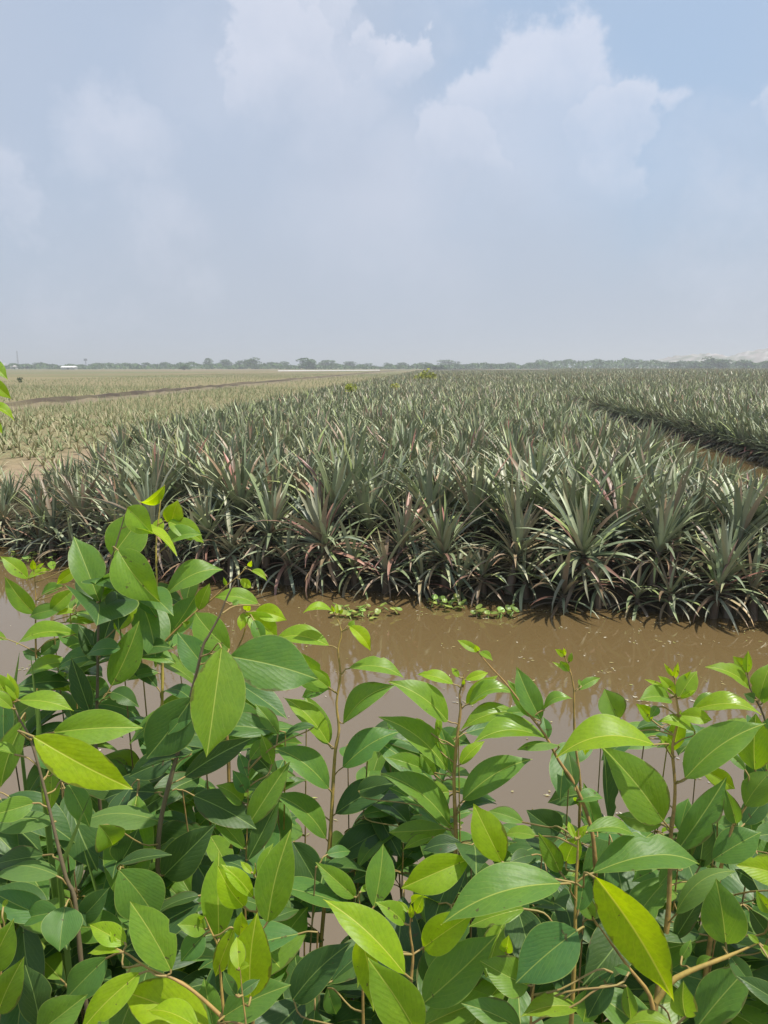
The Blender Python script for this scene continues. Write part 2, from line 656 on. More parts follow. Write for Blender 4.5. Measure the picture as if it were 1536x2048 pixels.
ys = [-30, -8, -3, -1, 0, .3, .45, .6, .8, 1, 1.2, 1.4, 1.6, 1.8, 2.0, 2.3]
xs = [-60, -25, -10, -5, -3] + [-2 + 0.25 * i for i in range(17)] + [3, 5, 10, 25, 60]
V = [(x, y, near_h(y) + (0.03 * hr.random() if y > 0 else 0)) for y in ys for x in xs]
nx = len(xs)
Q = np.array([(j * nx + i, j * nx + i + 1, (j + 1) * nx + i + 1, (j + 1) * nx + i) for j in range(len(ys) - 1) for i in range(nx - 1)])
link('near_bank', mesh_np('near_bank', np.array(V), Q, M_SOIL, cols=np.tile((0.11, 0.085, 0.055), (len(V), 1))))['kind'] = 'structure'

# ------------------------------------------------------------------ far trees, hill, sheds, masts
def crown_arrays(rg, lobes, n, size, base_col):
    """foliage as many small leaf-clump faces spread through several lobes"""
    V = np.zeros((n * 4, 3)); cols = np.zeros((n * 4, 3))
    li = rg.integers(0, len(lobes), n)
    for i in range(n):
        cx, cy, cz, r, rz = lobes[li[i]]
        d = rg.normal(size=3); d /= np.linalg.norm(d)
        k = r * (0.45 + 0.6 * rg.random() ** 0.5)
        c = np.array([cx, cy, cz]) + d * np.array([k, k, k * rz / r])
        a = rg.normal(size=3); a /= np.linalg.norm(a)
        b = np.cross(a, rg.normal(size=3)); b /= np.linalg.norm(b)
        s = size * (0.6 + 0.8 * rg.random())
        V[i * 4:i * 4 + 4] = [c - a * s - b * s * .3, c + b * s * .7, c + a * s - b * s * .2, c - b * s * .6]
        cols[i * 4:i * 4 + 4] = np.array(base_col) * (0.75 + 0.5 * rg.random())
    Q = np.arange(n * 4, dtype=np.int32).reshape(-1, 4)
    return V, Q, cols


tree_meshes = []
for k in range(7):
    rg = np.random.default_rng(100 + k)
    h = 1.0
    nl = 11 + k % 3
    lobes = []
    for j in range(nl):
        a = rg.random() * 6.28
        zz = 0.08 + 0.76 * j / nl + 0.06 * rg.random()
        rad = (0.34 - 0.36 * abs(zz - 0.30)) * (0.5 + 0.6 * rg.random())
        lobes.append((math.cos(a) * rad * 0.75, math.sin(a) * rad * 0.75, zz, 0.12 + 0.08 * rg.random(), 0.12 + 0.06 * rg.random()))
    V, Q, cols = crown_arrays(rg, lobes, 620, 0.046, [(0.090, 0.165, 0.045), (0.105, 0.175, 0.055), (0.075, 0.135, 0.040)][k % 3])
    cm = mesh_np('crown', V, Q, M_TREE, cols=cols, smooth=False)
    Vt, Qt = tube([(0, 0, -0.03), (0.01, 0, 0.2), (0.0, 0.01, 0.45), (0.02, 0, 0.72)], [0.03, 0.022, 0.016, 0.006], 6)
    nb = len(Vt)
    for j in range(4):
        a = j * 1.7 + k
        z0 = 0.28 + 0.1 * j
        Vb, Qb = tube([(0, 0, z0), (0.09 * math.cos(a), 0.09 * math.sin(a), z0 + .09), (0.19 * math.cos(a), 0.19 * math.sin(a), z0 + .15)], [0.012, 0.009, 0.004], 5)
        Qt += [tuple(i + len(Vt) for i in q) for q in Qb]
        Vt += Vb
    tm = mesh_np('trunk', np.array([tuple(v) for v in Vt]), Qt, M_BARK, cols=np.tile((0.12, 0.095, 0.07), (len(Vt), 1)))
    tree_meshes.append((cm, tm))


def hx(px, D):
    return (px - 768) / F * D


FAR_TREES = [  # px, top y, width px, distance
    (300, 724, 26, 640), (340, 724, 30, 660), (376, 727, 22, 470), (425, 716, 24, 640), (455, 718, 38, 660), (484, 720, 26, 600),
    (511, 715, 46, 600), (545, 723, 30, 680), (573, 723, 30, 690), (616, 714, 46, 560), (656, 720, 52, 690), (700, 722, 36, 700),
    (735, 726, 30, 720), (775, 725, 26, 640), (802, 724, 34, 660), (850, 725, 40, 720), (865, 727, 58, 470), (895, 720, 62, 800),
    (930, 727, 40, 640), (980, 726, 40, 600), (1010, 725, 50, 660), (1060, 724, 50, 700), (1078, 720, 40, 760), (1185, 719, 50, 800),
    (1250, 720, 50, 780), (1340, 722, 40, 560), (1378, 721, 40, 560), (1410, 713, 62, 520), (1438, 717, 44, 540), (1478, 719, 60, 520),
    (1520, 720, 50, 540), (90, 724, 34, 640), (200, 726, 40, 700), (245, 726, 36, 720), (14, 728, 30, 560), (65, 728, 30, 600)]
ORDT = ('first second third fourth fifth sixth seventh eighth ninth tenth eleventh twelfth thirteenth fourteenth fifteenth sixteenth seventeenth '
        'eighteenth nineteenth twentieth 21st 22nd 23rd 24th 25th 26th 27th 28th').split()
FAR_TREES.sort()
n_dark = n_pale = 0
for i, (px, yt, wp, D) in enumerate(FAR_TREES):
    cm, tm = tree_meshes[i % 7]
    h = (736 - yt) / F * D + 0.6
    sx = wp / F * D / 0.72
    o = empty('tree', (hx(px, D), D, 0.3), rnd.random() * 6.28)
    o.scale = (sx, sx, h / 0.98)
    dark = D < 575
    if dark:
        n_dark += 1
    else:
        n_pale += 1
    size = 'broad' if wp >= 45 else ('narrow' if wp <= 26 else 'rounded')
    tag(o, f'{size} darker tree in front of the far hazy treeline, {ORDT[n_dark - 1]} such tree from the left' if dark
        else f'{size} pale hazy tree on the horizon, {ORDT[n_pale - 1]} pale tree from the left',
        'tree', 'darker trees in front of the far treeline' if dark else 'hazy trees along the horizon')
    link('crown', cm, o)
    link('trunk', tm, o)

# the unbroken woodland band behind them
rg = np.random.default_rng(5)
nq = 26000
pxs = rg.uniform(-500, 2050, nq)
dep = rg.uniform(560, 900, nq)
wave = np.interp(pxs, [-500, 0, 120, 300, 420, 560, 700, 800, 900, 1000, 1100, 1180, 1250, 1330, 1420, 1536, 2050],
                 [726, 727, 728, 727, 726, 727, 729, 730, 727, 728, 722, 718.5, 719, 722, 722, 723, 722])
wave = wave + 1.6 * np.sin(pxs * 0.11) + 1.4 * np.sin(pxs * 0.043 + 1) + 1.2 * np.sin(pxs * 0.23 + 2)
top = (735.5 - wave) / F * dep
zc = 0.3 + top * rg.random(nq) ** 0.8
V = np.zeros((nq * 4, 3))
cc = np.stack([(pxs - 768) / F * dep, dep, zc], 1)
A = rg.normal(size=(nq, 3)); A /= np.linalg.norm(A, axis=1)[:, None]
B = np.cross(A, rg.normal(size=(nq, 3))); B /= np.linalg.norm(B, axis=1)[:, None]
S = rg.uniform(0.7, 1.7, nq)[:, None]
for k, (fa, fb) in enumerate(((-1, -.3), (0, .7), (1, -.2), (0, -.7))):
    V[k::4] = cc + A * S * fa + B * S * fb
cl = np.array((0.105, 0.175, 0.055))[None] * rg.uniform(0.7, 1.25, nq)[:, None]
o = link('distant_woodland', mesh_np('distant_woodland', V, np.arange(nq * 4, dtype=np.int32).reshape(-1, 4), M_TREE, cols=np.repeat(cl, 4, 0), smooth=False))
tag(o, 'low unbroken band of hazy woodland along the horizon', 'woodland', kind='stuff')

# bare stepped hill at the right
NX, NY = 90, 26
V, cols = [], []
hp_x = [1180, 1290, 1340, 1380, 1425, 1455, 1480, 1512, 1540, 1600, 1700, 1800, 1950, 2100]
hp_y = [735, 722, 713, 708, 710, 713, 706, 698, 695.5, 692, 696, 705, 716, 735]
DH = 1150
for j in range(NY):
    v = j / (NY - 1)
    prof = math.sin(math.pi * min(1, v * 1.25 if v < 0.4 else 0.5 + (v - 0.4) / 1.2 * 1.0)) if v > 0 else 0
    for i in range(NX):
        px = 1180 + (2100 - 1180) * i / (NX - 1)
        top = (735 - np.interp(px, hp_x, hp_y)) / F * DH
        jag = 0.88 + 0.12 * hr.random() + 0.10 * math.sin(px * 0.13 + j) + .05 * math.sin(px * .51)
        V.append((hx(px, DH), DH - 90 + 220 * v, 0.0 + max(0, top * prof * jag * 1.02)))
        g = 0.85 + 0.3 * hr.random()
        cols.append(((0.38 * g, 0.32 * g, 0.29 * g) if hr.random() < .7 else (0.52 * g, 0.48 * g, 0.45 * g)) if hr.random() < .78 else (0.15, 0.17, 0.10))
Q = np.array([(j * NX + i, j * NX + i + 1, (j + 1) * NX + i + 1, (j + 1) * NX + i) for j in range(NY - 1) for i in range(NX - 1)])
link('hill', mesh_np('hill', np.array(V), Q, M_HILL, cols=np.array(cols), smooth=False))['kind'] = 'structure'


def box_arrays(x0, x1, y0, y1, z0, z1):
    V = [(x0, y0, z0), (x1, y0, z0), (x1, y1, z0), (x0, y1, z0), (x0, y0, z1), (x1, y0, z1), (x1, y1, z1), (x0, y1, z1)]
    Q = [(0, 3, 2, 1), (4, 5, 6, 7), (0, 1, 5, 4), (1, 2, 6, 5), (2, 3, 7, 6), (3, 0, 4, 7)]
    return V, Q


def shed(px, D, wpx, hpx, label, roofc, wallc, flat=False):
    W = wpx / F * D
    H = hpx / F * D
    o = empty('shed', (hx(px, D), D, 0.3), R(rnd.uniform(-8, 8)))
    tag(o, label, 'shed')
    dp = W * 0.6
    V, Q = box_arrays(-W / 2, W / 2, -dp / 2, dp / 2, 0, H * 0.62)
    link('wall', mesh_np('wall', np.array(V), Q, M_WALL, cols=np.tile(wallc, (8, 1)), smooth=False), o)
    e = 0.4
    rz = H * 0.62 + 0.02
    V = [(-W / 2 - e, -dp / 2 - e, rz), (W / 2 + e, -dp / 2 - e, rz), (W / 2 + e, 0, H), (-W / 2 - e, 0, H), (-W / 2 - e, dp / 2 + e, rz), (W / 2 + e, dp / 2 + e, rz)]
    Q = [(0, 1, 2, 3), (3, 2, 5, 4), (0, 3, 4), (1, 5, 2)]
    link('roof', mesh_np('roof', np.array(V), Q, M_WALL, cols=np.tile(roofc, (6, 1)), smooth=False), o)
    V, Q = box_arrays(-W * .08, W * .08, -dp / 2 - 0.05, -dp / 2 + .02, 0.0, H * .45)
    link('door', mesh_np('door', np.array(V), Q, M_WALL, cols=np.tile((0.1, 0.09, 0.08), (8, 1)), smooth=False), o)


shed(150, 520, 26, 7, 'long shed with a bright white roof in the far field', (0.85, 0.85, 0.82), (0.5, 0.48, 0.45))
shed(20, 600, 12, 11, 'small pale grey shed at the foot of the tall thin mast', (0.45, 0.45, 0.47), (0.55, 0.55, 0.55))
shed(41, 610, 12, 8, 'low pale shed just beyond the tall thin mast', (0.55, 0.5, 0.47), (0.6, 0.58, 0.55))


def mast(px, D, ytop, label, head):
    H = (735 - ytop) / F * D
    o = empty('radio_mast', (hx(px, D), D, 0.3))
    tag(o, label, 'mast')
    w0, w1 = 0.9, 0.25
    for k in range(3):
        a = k * 2.094
        V, Q = tube([(w0 * math.cos(a), w0 * math.sin(a), 0), (w1 * math.cos(a), w1 * math.sin(a), H)], [0.12, 0.08], 5)
        link('leg', mesh_np('leg', np.array([tuple(v) for v in V]), Q, M_BARK, cols=np.tile((0.35, 0.35, 0.36), (len(V), 1))), o)
    V, Q = [], []
    for j in range(10):
        z0, z1 = H * j / 10, H * (j + 1) / 10
        for k in range(3):
            f0, f1 = lerp(w0, w1, j / 10), lerp(w0, w1, (j + 1) / 10)
            Vb, Qb = tube([(f0 * math.cos(k * 2.094), f0 * math.sin(k * 2.094), z0), (f1 * math.cos(k * 2.094 + 2.094), f1 * math.sin(k * 2.094 + 2.094), z1)], [0.05, 0.05], 4)
            Q += [tuple(i + len(V) for i in q) for q in Qb]
            V += Vb
    link('bracing', mesh_np('bracing', np.array([tuple(v) for v in V]), Q, M_BARK, cols=np.tile((0.35, 0.35, 0.36), (len(V), 1))), o)['kind'] = 'stuff'
    if head:
        V, Q = box_arrays(-1.4, 1.4, -0.5, 0.5, H - 1.2, H + 0.8)
        link('antenna', mesh_np('antenna', np.array(V), Q, M_WALL, cols=np.tile((0.4, 0.42, 0.44), (8, 1)), smooth=False), o)


mast(50, 640, 700, 'tall thin lattice mast on the left horizon', False)
mast(183, 680, 717, 'shorter mast with a box head on the horizon beyond the white roofed shed', True)

# pale track across the far end of the left field
V = [tuple(on_ground(556, 742.5, 0.46)), tuple(on_ground(760, 741.2, 0.46)), tuple(on_ground(760, 739.8, 0.46)), tuple(on_ground(556, 740.4, 0.46))]
link('path', mesh_np('path', np.array(V), np.array([[0, 1, 2, 3]]), M_WALL, cols=np.tile((0.55, 0.52, 0.48), (4, 1))))['kind'] = 'structure'

# air: one even box of haze round everything
V, Q = box_arrays(-7500, 7500, -60, 8000, -2.4, 46)
hm, nt, out = new_mat('haze')
pv = nt.n('ShaderNodeVolumePrincipled')
pv.inputs['Color'].default_value = (0.95, 0.98, 1.0, 1)
pv.inputs['Density'].default_value = 0.00082
pv.inputs['Anisotropy'].default_value = 0.2
nt.link(pv.outputs[0], out.inputs['Volume'])
link('haze', mesh_np('haze', np.array(V), Q, hm, smooth=False))['kind'] = 'stuff'

# ------------------------------------------------------------------ pineapple plants
GREENS = [(0.170, 0.220, 0.105), (0.235, 0.290, 0.148), (0.130, 0.170, 0.092), (0.190, 0.238, 0.155), (0.320, 0.365, 0.215), (0.245, 0.310, 0.112)]
PALE = [(0.33, 0.34, 0.23), (0.28, 0.30, 0.21)]
REDS = [(0.30, 0.130, 0.105), (0.25, 0.145, 0.105), (0.36, 0.19, 0.14)]
STRAWS = [(0.34, 0.27, 0.15), (0.27, 0.20, 0.12), (0.22, 0.15, 0.09), (0.30, 0.23, 0.17)]


def blade(L, W, e0, droop, seg, side=0.0, chan=0.28, cols3=True):
    """one strap leaf in the XZ plane, rooted at the origin"""
    x = z = 0.0
    pts = []
    for i in range(seg + 1):
        t = i / seg
        th = e0 - droop * t ** 1.4
        pts.append((x, z, th, t))
        x += math.cos(th) * L / seg
        z += math.sin(th) * L / seg
    V, Q = [], []
    for (x, z, th, t) in pts:
        hw = 0.5 * W * max(0.03, (0.82 + 0.36 * t) * (1 - t ** 2.6))
        yo = side * L * t * t
        nx_, nz_ = -math.sin(th), math.cos(th)
        if cols3:
            V += [(x + nx_ * chan * hw, -hw + yo, z + nz_ * chan * hw), (x - nx_ * chan * hw * .4, yo, z - nz_ * chan * hw * .4), (x + nx_ * chan * hw, hw + yo, z + nz_ * chan * hw)]
        else:
            V += [(x, -hw + yo, z), (x, hw + yo, z)]
    c = 3 if cols3 else 2
    for i in range(seg):
        for k in range(c - 1):
            Q.append((i * c + k, (i + 1) * c + k, (i + 1) * c + k + 1, i * c + k + 1))
    ts = np.repeat([p[3] for p in pts], c)
    return np.array(V), np.array(Q), ts


def leaf_colour(rg, kind, straw=0.0):
    r = rg.random()
    if kind == 'skirt':
        if r < 0.47:
            return STRAWS[rg.integers(len(STRAWS))], (0.5, 0.42, 0.36)
        if r < 0.54:
            return REDS[rg.integers(3)], (1.0, 0.7, 0.7)
        if r < 0.74:
            return PALE[rg.integers(2)], (1.1, .95, .8)
        return GREENS[rg.integers(6)], (1.3, 1.0, 0.8)
    if r < 0.018:
        return REDS[rg.integers(3)], (1.1, 0.8, 0.8)
    if r < 0.075 + straw:
        return STRAWS[rg.integers(len(STRAWS))], (0.9, 0.8, 0.7)
    if r < 0.21 + straw:
        return PALE[rg.integers(2)], (1.2, 1.0, 0.8)
    tip = (1.5, 1.15, 0.95) if rg.random() < 0.2 else (1.15, 1.05, 0.95)
    return GREENS[rg.integers(6)], tip


def leaf_params(rg, kind):
    if kind == 'inner':
        return rg.uniform(.50, .78), rg.uniform(.046, .060), R(rg.uniform(66, 88)), R(rg.uniform(2, 22))
    if kind == 'mid':
        return rg.uniform(.66, .95), rg.uniform(.052, .070), R(rg.uniform(40, 72)), R(rg.uniform(6, 62))
    if kind == 'outer':
        return rg.uniform(.60, .88), rg.uniform(.050, .066), R(rg.uniform(22, 44)), R(rg.uniform(30, 85))
    return rg.uniform(.50, .78), rg.uniform(.042, .060), R(rg.uniform(-12, 18)), R(rg.uniform(55, 85))


def plant_list(rg, ni, nm, no, ns):
    """(kind, azimuth, height on the stem) for every leaf, in phyllotactic order"""
    out = []
    a = rg.random() * 6.28
    for kind, n, h0, h1 in (('skirt', ns, -.16, -.06), ('outer', no, -.06, .0), ('mid', nm, .0, .05), ('inner', ni, .05, .10)):
        for i in range(n):
            a += 2.399 + rg.uniform(-.15, .15)
            out.append((kind, a, h0 + (h1 - h0) * (i + .5) / max(n, 1)))
    return out


def plant_arrays(rg, ni, nm, no, ns, seg, cols3=True, straw=0.0, wide=1.0):
    Vs, Qs, Cs, off = [], [], [], 0
    for kind, az, h in plant_list(rg, ni, nm, no, ns):
        L, W, e0, dr = leaf_params(rg, kind)
        V, Q, ts = blade(L, W * wide, e0, dr, seg, rg.uniform(-.12, .12), cols3=cols3)
        ca, sa = math.cos(az), math.sin(az)
        x = V[:, 0] + 0.025
        Vr = np.stack([x * ca - V[:, 1] * sa, x * sa + V[:, 1] * ca, V[:, 2] + h], 1)
        base, tip = leaf_colour(rg, kind, straw)
        f = ts[:, None] ** 2.5
        g = 0.5 + 0.95 * rg.random()
        col = np.array(base)[None] * g * ((1 - f) + f * np.array(tip)[None])
        # pale whitish heel at the leaf base is the plant's own colour
        Vs.append(Vr); Qs.append(Q + off); Cs.append(col)
        off += len(Vr)
    return np.concatenate(Vs), np.concatenate(Qs), np.concatenate(Cs)


ORD = ('first second third fourth fifth sixth seventh eighth ninth tenth eleventh twelfth thirteenth fourteenth fifteenth sixteenth seventeenth '
       'eighteenth nineteenth twentieth 21st 22nd 23rd 24th 25th 26th 27th 28th 29th 30th').split()

# unit leaves for plants whose leaves are single parts
leaf_lib = {}
for kind in ('inner', 'mid', 'outer', 'skirt'):
    leaf_lib[kind] = []
    for k in range(7):
        rg = np.random.default_rng(hash((len(kind), k)) % 1000 + k)
        L, W, e0, dr = leaf_params(rg, kind)
        V, Q, ts = blade(L, W, e0, dr, 6, rg.uniform(-.2, .2))
        V[:, 0] += 0.025
        tipc = [(1.15, 1.05, .95), (1.35, 1.1, .92), (1.1, 1, 1)][k % 3]
        f = ts[:, None] ** 2.5
        cols = (1 - f) + f * np.array(tipc)[None]
        leaf_lib[kind].append(mesh_np('leaf', V, Q, M_PINE, cols=cols))
Vt, Qt = tube([(0, 0, -0.5), (0, 0, -0.2), (0, 0, 0.02)], [0.06, 0.055, 0.03], 8)
stalk_mesh = mesh_np('stem', np.array([tuple(v) for v in Vt]), Qt, M_PINE, cols=np.tile((0.14, 0.10, 0.07), (len(Vt), 1)))


def detailed_plant(p, rg, counts, label, group, scale=1.0, redness=0.0, tilt=(0, 0), straw=0.0):
    o = empty('pineapple_plant', (p.x, p.y, p.z - 0.35))
    o.rotation_euler = (tilt[0], tilt[1], rg.random() * 6.28)
    o.scale = (scale,) * 3
    tag(o, label, 'pineapple plant', group)
    link('stem', stalk_mesh, o, (0, 0, 0.35))
    for kind, az, h in plant_list(rg, *counts):
        lf = link('leaf', leaf_lib[kind][rg.integers(7)], o, (0, 0, 0.35 + h))
        lf.rotation_euler = (rg.uniform(-.08, .08), rg.uniform(-.12, .12), az)
        s = rg.uniform(.85, 1.15)
        lf.scale = (s, s * rg.uniform(.85, 1.15), s)
        base, tip = leaf_colour(rg, kind, straw)
        if rg.random() < redness:
            base = REDS[rg.integers(3)]
        g = rg.uniform(.5, 1.45)
        lf.color = (base[0] * g, base[1] * g, base[2] * g, 1)
    return o


placed = []          # (u, s)
n_detailed = 0
FRONT = [  # u offset from the left corner handled in a loop; looks of the row along the waterline, from the left end
    ('drooping dark pineapple plant at the left end of the waterline row', 0.0, .05),
    ('low pineapple plant second from the left end of the waterline row', 0.02, .05),
    ('pineapple plant with pinkish red leaves over the water near the left end of the row', 0.35, .1),
    ('ragged straw tipped pineapple plant beside the one with pinkish red arching leaves', 0.12, .3),
    ('dark pineapple plant in the waterline row partly behind the tallest sapling', 0.02, .05),
    ('bushy dark pineapple plant just past the tallest sapling, leaves trailing to the water', 0.02, .05),
    ('silvery green pineapple plant spreading wide over the water, left of the red leaved rosette', 0.02, .05),
    ('pineapple plant with tall pale green upright leaves left of the red leaved rosette', 0.0, .03),
    ('open pineapple rosette with dusky red leaves hanging over the water hyacinth', 0.30, .05),
    ('small yellowish pineapple plant low over the water beside the red leaved rosette', 0.25, .25),
    ('pineapple plant with a few red blades above the second hyacinth clump', 0.14, .1),
    ('silver grey pineapple plant with broken straw coloured leaves reaching the water', 0.02, .3),
    ('dark dense pineapple plant between the silver grey and the bent yellow tipped ones', 0.02, .06),
    ('pineapple plant with a bent yellow tipped leaf over the water', 0.03, .15),
    ('very dark pineapple plant with fine leaves near the right end of the waterline row', 0.0, .04),
    ('tall pineapple plant at the right end of the waterline row', 0.0, .04),
    ('pineapple plant on the corner where the canal meets the side channel', 0.0, .06)]
nf = len(FRONT)
for i, (lab, red, straw) in enumerate(FRONT):
    u = -6.5 + (U_R + 0.1 + 6.5) * i / (nf - 1) + rnd.uniform(-.08, .08)
    s = bank_s(u) + rnd.uniform(.10, .30)
    rg = np.random.default_rng(300 + i)
    lowl = max(0, min(1, (-3.6 - u) / 2.2))
    z = rnd.uniform(.44, .70) - .16 * lowl
    detailed_plant(bed_pt(u, s, z), rg, (13, 18, 18, 20), lab, 'pineapple plants along the waterline', rnd.uniform(.78, .98) * (1 - .28 * lowl), red, (rnd.uniform(-.32, .32), rnd.uniform(-.32, .32)), straw)
    placed.append((u, s))
# a curtain of low offsets hanging down to the water between them
for i in range(30):
    u = -6.3 + (U_R + 6.4) * i / 29 + rnd.uniform(-.06, .06)
    s = bank_s(u) + rnd.uniform(.0, .12)
    rg = np.random.default_rng(400 + i)
    detailed_plant(bed_pt(u, s, rnd.uniform(.22, .42)), rg, (3, 6, 10, 15), f'small low pineapple offset down at the waterline, {ORD[i]} from the left end of the row',
                   'low pineapple offsets at the waterline', rnd.uniform(.62, .82), .04, (.1, 0), .15)

# grid of all the other plants in the central bed
grid = []
row = 0
s_rel = 0.85
while s_rel < 230:
    sp = 0.56 if s_rel < 40 else (0.7 if s_rel < 100 else 1.0)
    u = U_L + (0.28 if row % 2 else 0)
    while u < u_right(s_rel) + 0.05:
        uu = u + rnd.uniform(-.13, .13)
        grid.append((uu, s_rel + bank_s(uu) + rnd.uniform(-.13, .13), s_rel))
        u += sp
    s_rel += sp * 0.95
    row += 1
# the bed across the side channel
gridr = []
s_rel = 1.0
while s_rel < 260:
    sp = 0.60 if s_rel < 45 else (0.8 if s_rel < 100 else 1.15)
    u = U_R2 + 0.05
    for k_ in range(2):
        gridr.append((U_R2 - .22 + rnd.uniform(-.14, .1), s_rel + bank_s(U_R2) + rnd.uniform(-.25, .25), s_rel))
    while u < min(U_R3, U_R2 + 4 + s_rel * 0.8):
        uu = u + rnd.uniform(-.14, .14)
        if u < U_R2 + .2:
            uu = U_R2 + rnd.uniform(-.05, .15)
        gridr.append((uu, s_rel + bank_s(uu) + rnd.uniform(-.14, .14), s_rel))
        u += sp
    s_rel += sp * 0.95
# rows of the next bed on the right, beyond the straw strip
s_rel = 40.0
while s_rel < 300:
    u = 42.5
    while u < 160:
        gridr.append((u + rnd.uniform(-.5, .5), s_rel + rnd.uniform(-.5, .5), s_rel))
        u += 1.9
    s_rel += 1.9


def in_view(p, m=60):
    q = project(p)
    return q is not None and -m < q[0] < 1536 + m and -m < q[1] < 2048 + m


cand = []
for (u, s, sr) in grid:
    p = bed_pt(u, s, BED_Z + 0.14 + rnd.uniform(-.05, .07))
    cand.append((p, sr, 'c', u))
for (u, s, sr) in gridr:
    edge = u < U_R2 + .3
    p = bed_pt(u, s, ((0.24 if u < U_R2 - .1 else .46) if edge else 0.62) + rnd.uniform(-.06, .06))
    cand.append((p, sr, 'e' if edge else 'r', u))
beyond = [c for c in cand if not in_view(c[0] + Vector((0, 0, .4))) and in_view(c[0], 520)]     # just outside the frame
cand = [c for c in cand if in_view(c[0] + Vector((0, 0, .4)))]
cand.sort(key=lambda c: (c[0] - CAM).length)

# shared whole-foliage meshes for single plants farther in
fol = {'c': [], 'e': [], 'r': []}
for k in range(12):
    rg = np.random.default_rng(500 + k)
    V, Q, cl = plant_arrays(rg, 14, 20, 12, 3, 5, straw=.07)
    fol['c'].append(mesh_np('foliage', V, Q, M_PINE, cols=cl))
    V, Q, cl = plant_arrays(rg, 12, 16, 16, 22, 5, straw=.02)
    fol['e'].append(mesh_np('foliage', V, Q, M_PINE, cols=cl))
fol['r'] = fol['c']
n_ind = len(FRONT) + 30
N_LEAFED = 26
rest = list(beyond)
k = 0
for p, sr, typ, u in cand:
    if n_ind < 300:
        rg = np.random.default_rng(1000 + n_ind)
        sh_ = 1 - .38 * max(0, min(1, (-3.8 - u) / 2)) * max(0, min(1, (15.5 - p.y) / 5)) if typ == 'c' else 1
        if typ == 'c' and u > 3.2 and p.y < 19:
            sh_ *= .92
        if sh_ < .9:
            p = Vector((p.x, p.y, p.z - .12))
        if k < N_LEAFED and typ == 'c':
            detailed_plant(p, rg, (13, 19, 9, 2), 'grey green pineapple plant standing right behind the waterline row', 'pineapple plants right behind the waterline row',
                           rg.uniform(.95, 1.12) * sh_, .02, (rg.uniform(-.22, .22), rg.uniform(-.22, .22)), .04)
            k += 1
        else:
            o = empty('pineapple_plant', (p.x, p.y, p.z - .35), rg.random() * 6.28)
            sc_ = rg.uniform(.86, 1.16) * (.92 if typ == 'e' else 1) * sh_
            o.scale = (sc_, sc_, sc_)
            o.rotation_euler[0] = rg.uniform(-.22, .22)
            o.rotation_euler[1] = rg.uniform(-.22, .22)
            if typ == 'c':
                tag(o, 'spiky pineapple plant crowded deep inside the middle bed', 'pineapple plant', 'pineapple plants deep inside the middle bed')
            elif typ == 'e':
                tag(o, 'dark pineapple plant with drooping leaves on the bank across the side channel', 'pineapple plant', 'pineapple plants on the bank across the side channel')
            else:
                tag(o, 'pineapple plant standing in the bed behind the dark bank across the side channel', 'pineapple plant', 'pineapple plants in the bed across the side channel')
            f = link('foliage', fol[typ][rg.integers(12)], o, (0, 0, .35))
            f['kind'] = 'stuff'
            g = rg.uniform(.85, 1.15)
            f.color = (g, g, g, 1)
            link('stem', stalk_mesh, o, (0, 0, .35))
        n_ind += 1
    else:
        rest.append((p, sr, typ, u))

# everything farther away: one mass of real plants, simpler with distance
lods = []
for (ni, nm, no, ns, seg, c3, wide, st) in ((12, 16, 9, 2, 4, True, 1.0, .09), (8, 11, 6, 1, 3, False, 1.15, .15), (5, 6, 3, 0, 2, False, 1.8, .18)):
    lods.append([plant_arrays(np.random.default_rng(700 + j), ni, nm, no, ns, seg, c3, st, wide) for j in range(8)])
lod_edge = [plant_arrays(np.random.default_rng(800 + j), 9, 12, 14, 20, 3, False, .03, 1.1) for j in range(8)]
Vs, Qs, Cs, off = [], [], [], 0
for p, sr, typ, u_ in rest:
    d = (p - CAM).length
    if d > 60 and u_ > 42:
        sc_far = 1.5
    else:
        sc_far = 1.0
    if d > 55 and typ == 'r' and u_ < 42 and rnd.random() < .2:
        continue
    li = 0 if d < 26 else (1 if d < 60 else 2)
    V, Q, cl = (lod_edge if (typ == 'e' and d < 90) else lods[li])[rnd.randrange(8)]
    a, sc_ = rnd.random() * 6.28, rnd.uniform(.88, 1.15)
    sc_ *= sc_far
    ca, sa = math.cos(a) * sc_, math.sin(a) * sc_
    Vs.append(np.stack([V[:, 0] * ca - V[:, 1] * sa + p.x, V[:, 0] * sa + V[:, 1] * ca + p.y, V[:, 2] * sc_ + p.z], 1))
    Qs.append(Q + off)
    Cs.append(cl * rnd.uniform(.82, 1.18))
    off += len(V)
o = link('pineapple_plants', mesh_np('pineapple_plants', np.concatenate(Vs), np.concatenate(Qs), M_PINE, cols=np.concatenate(Cs)))
tag(o, 'dense far rows of pineapple plants merging towards the horizon', 'pineapple crop', kind='stuff')
print('pineapple mass faces', sum(len(q) for q in Qs), 'plants', len(rest))

# young plants in the left field
YC = [(0.35, 0.36, 0.18), (0.27, 0.32, 0.15), (0.43, 0.40, 0.23), (0.22, 0.28, 0.13), (0.48, 0.42, 0.27)]


def young_arrays(rg, n, seg):
    Vs, Qs, Cs, off = [], [], [], 0
    a = rg.random() * 6
    for i in range(n):
        a += 2.399
        V, Q, ts = blade(rg.uniform(.22, .40), rg.uniform(.028, .045), R(rg.uniform(25, 80)), R(rg.uniform(5, 50)), seg, 0, cols3=False)
        ca, sa = math.cos(a), math.sin(a)
        Vs.append(np.stack([V[:, 0] * ca - V[:, 1] * sa, V[:, 0] * sa + V[:, 1] * ca, V[:, 2]], 1))
        Qs.append(Q + off)
        Cs.append(np.tile(np.array(YC[rg.integers(5)]) * rg.uniform(.85, 1.15), (len(V), 1)))
        off += len(V)
    return np.concatenate(Vs), np.concatenate(Qs), np.concatenate(Cs)


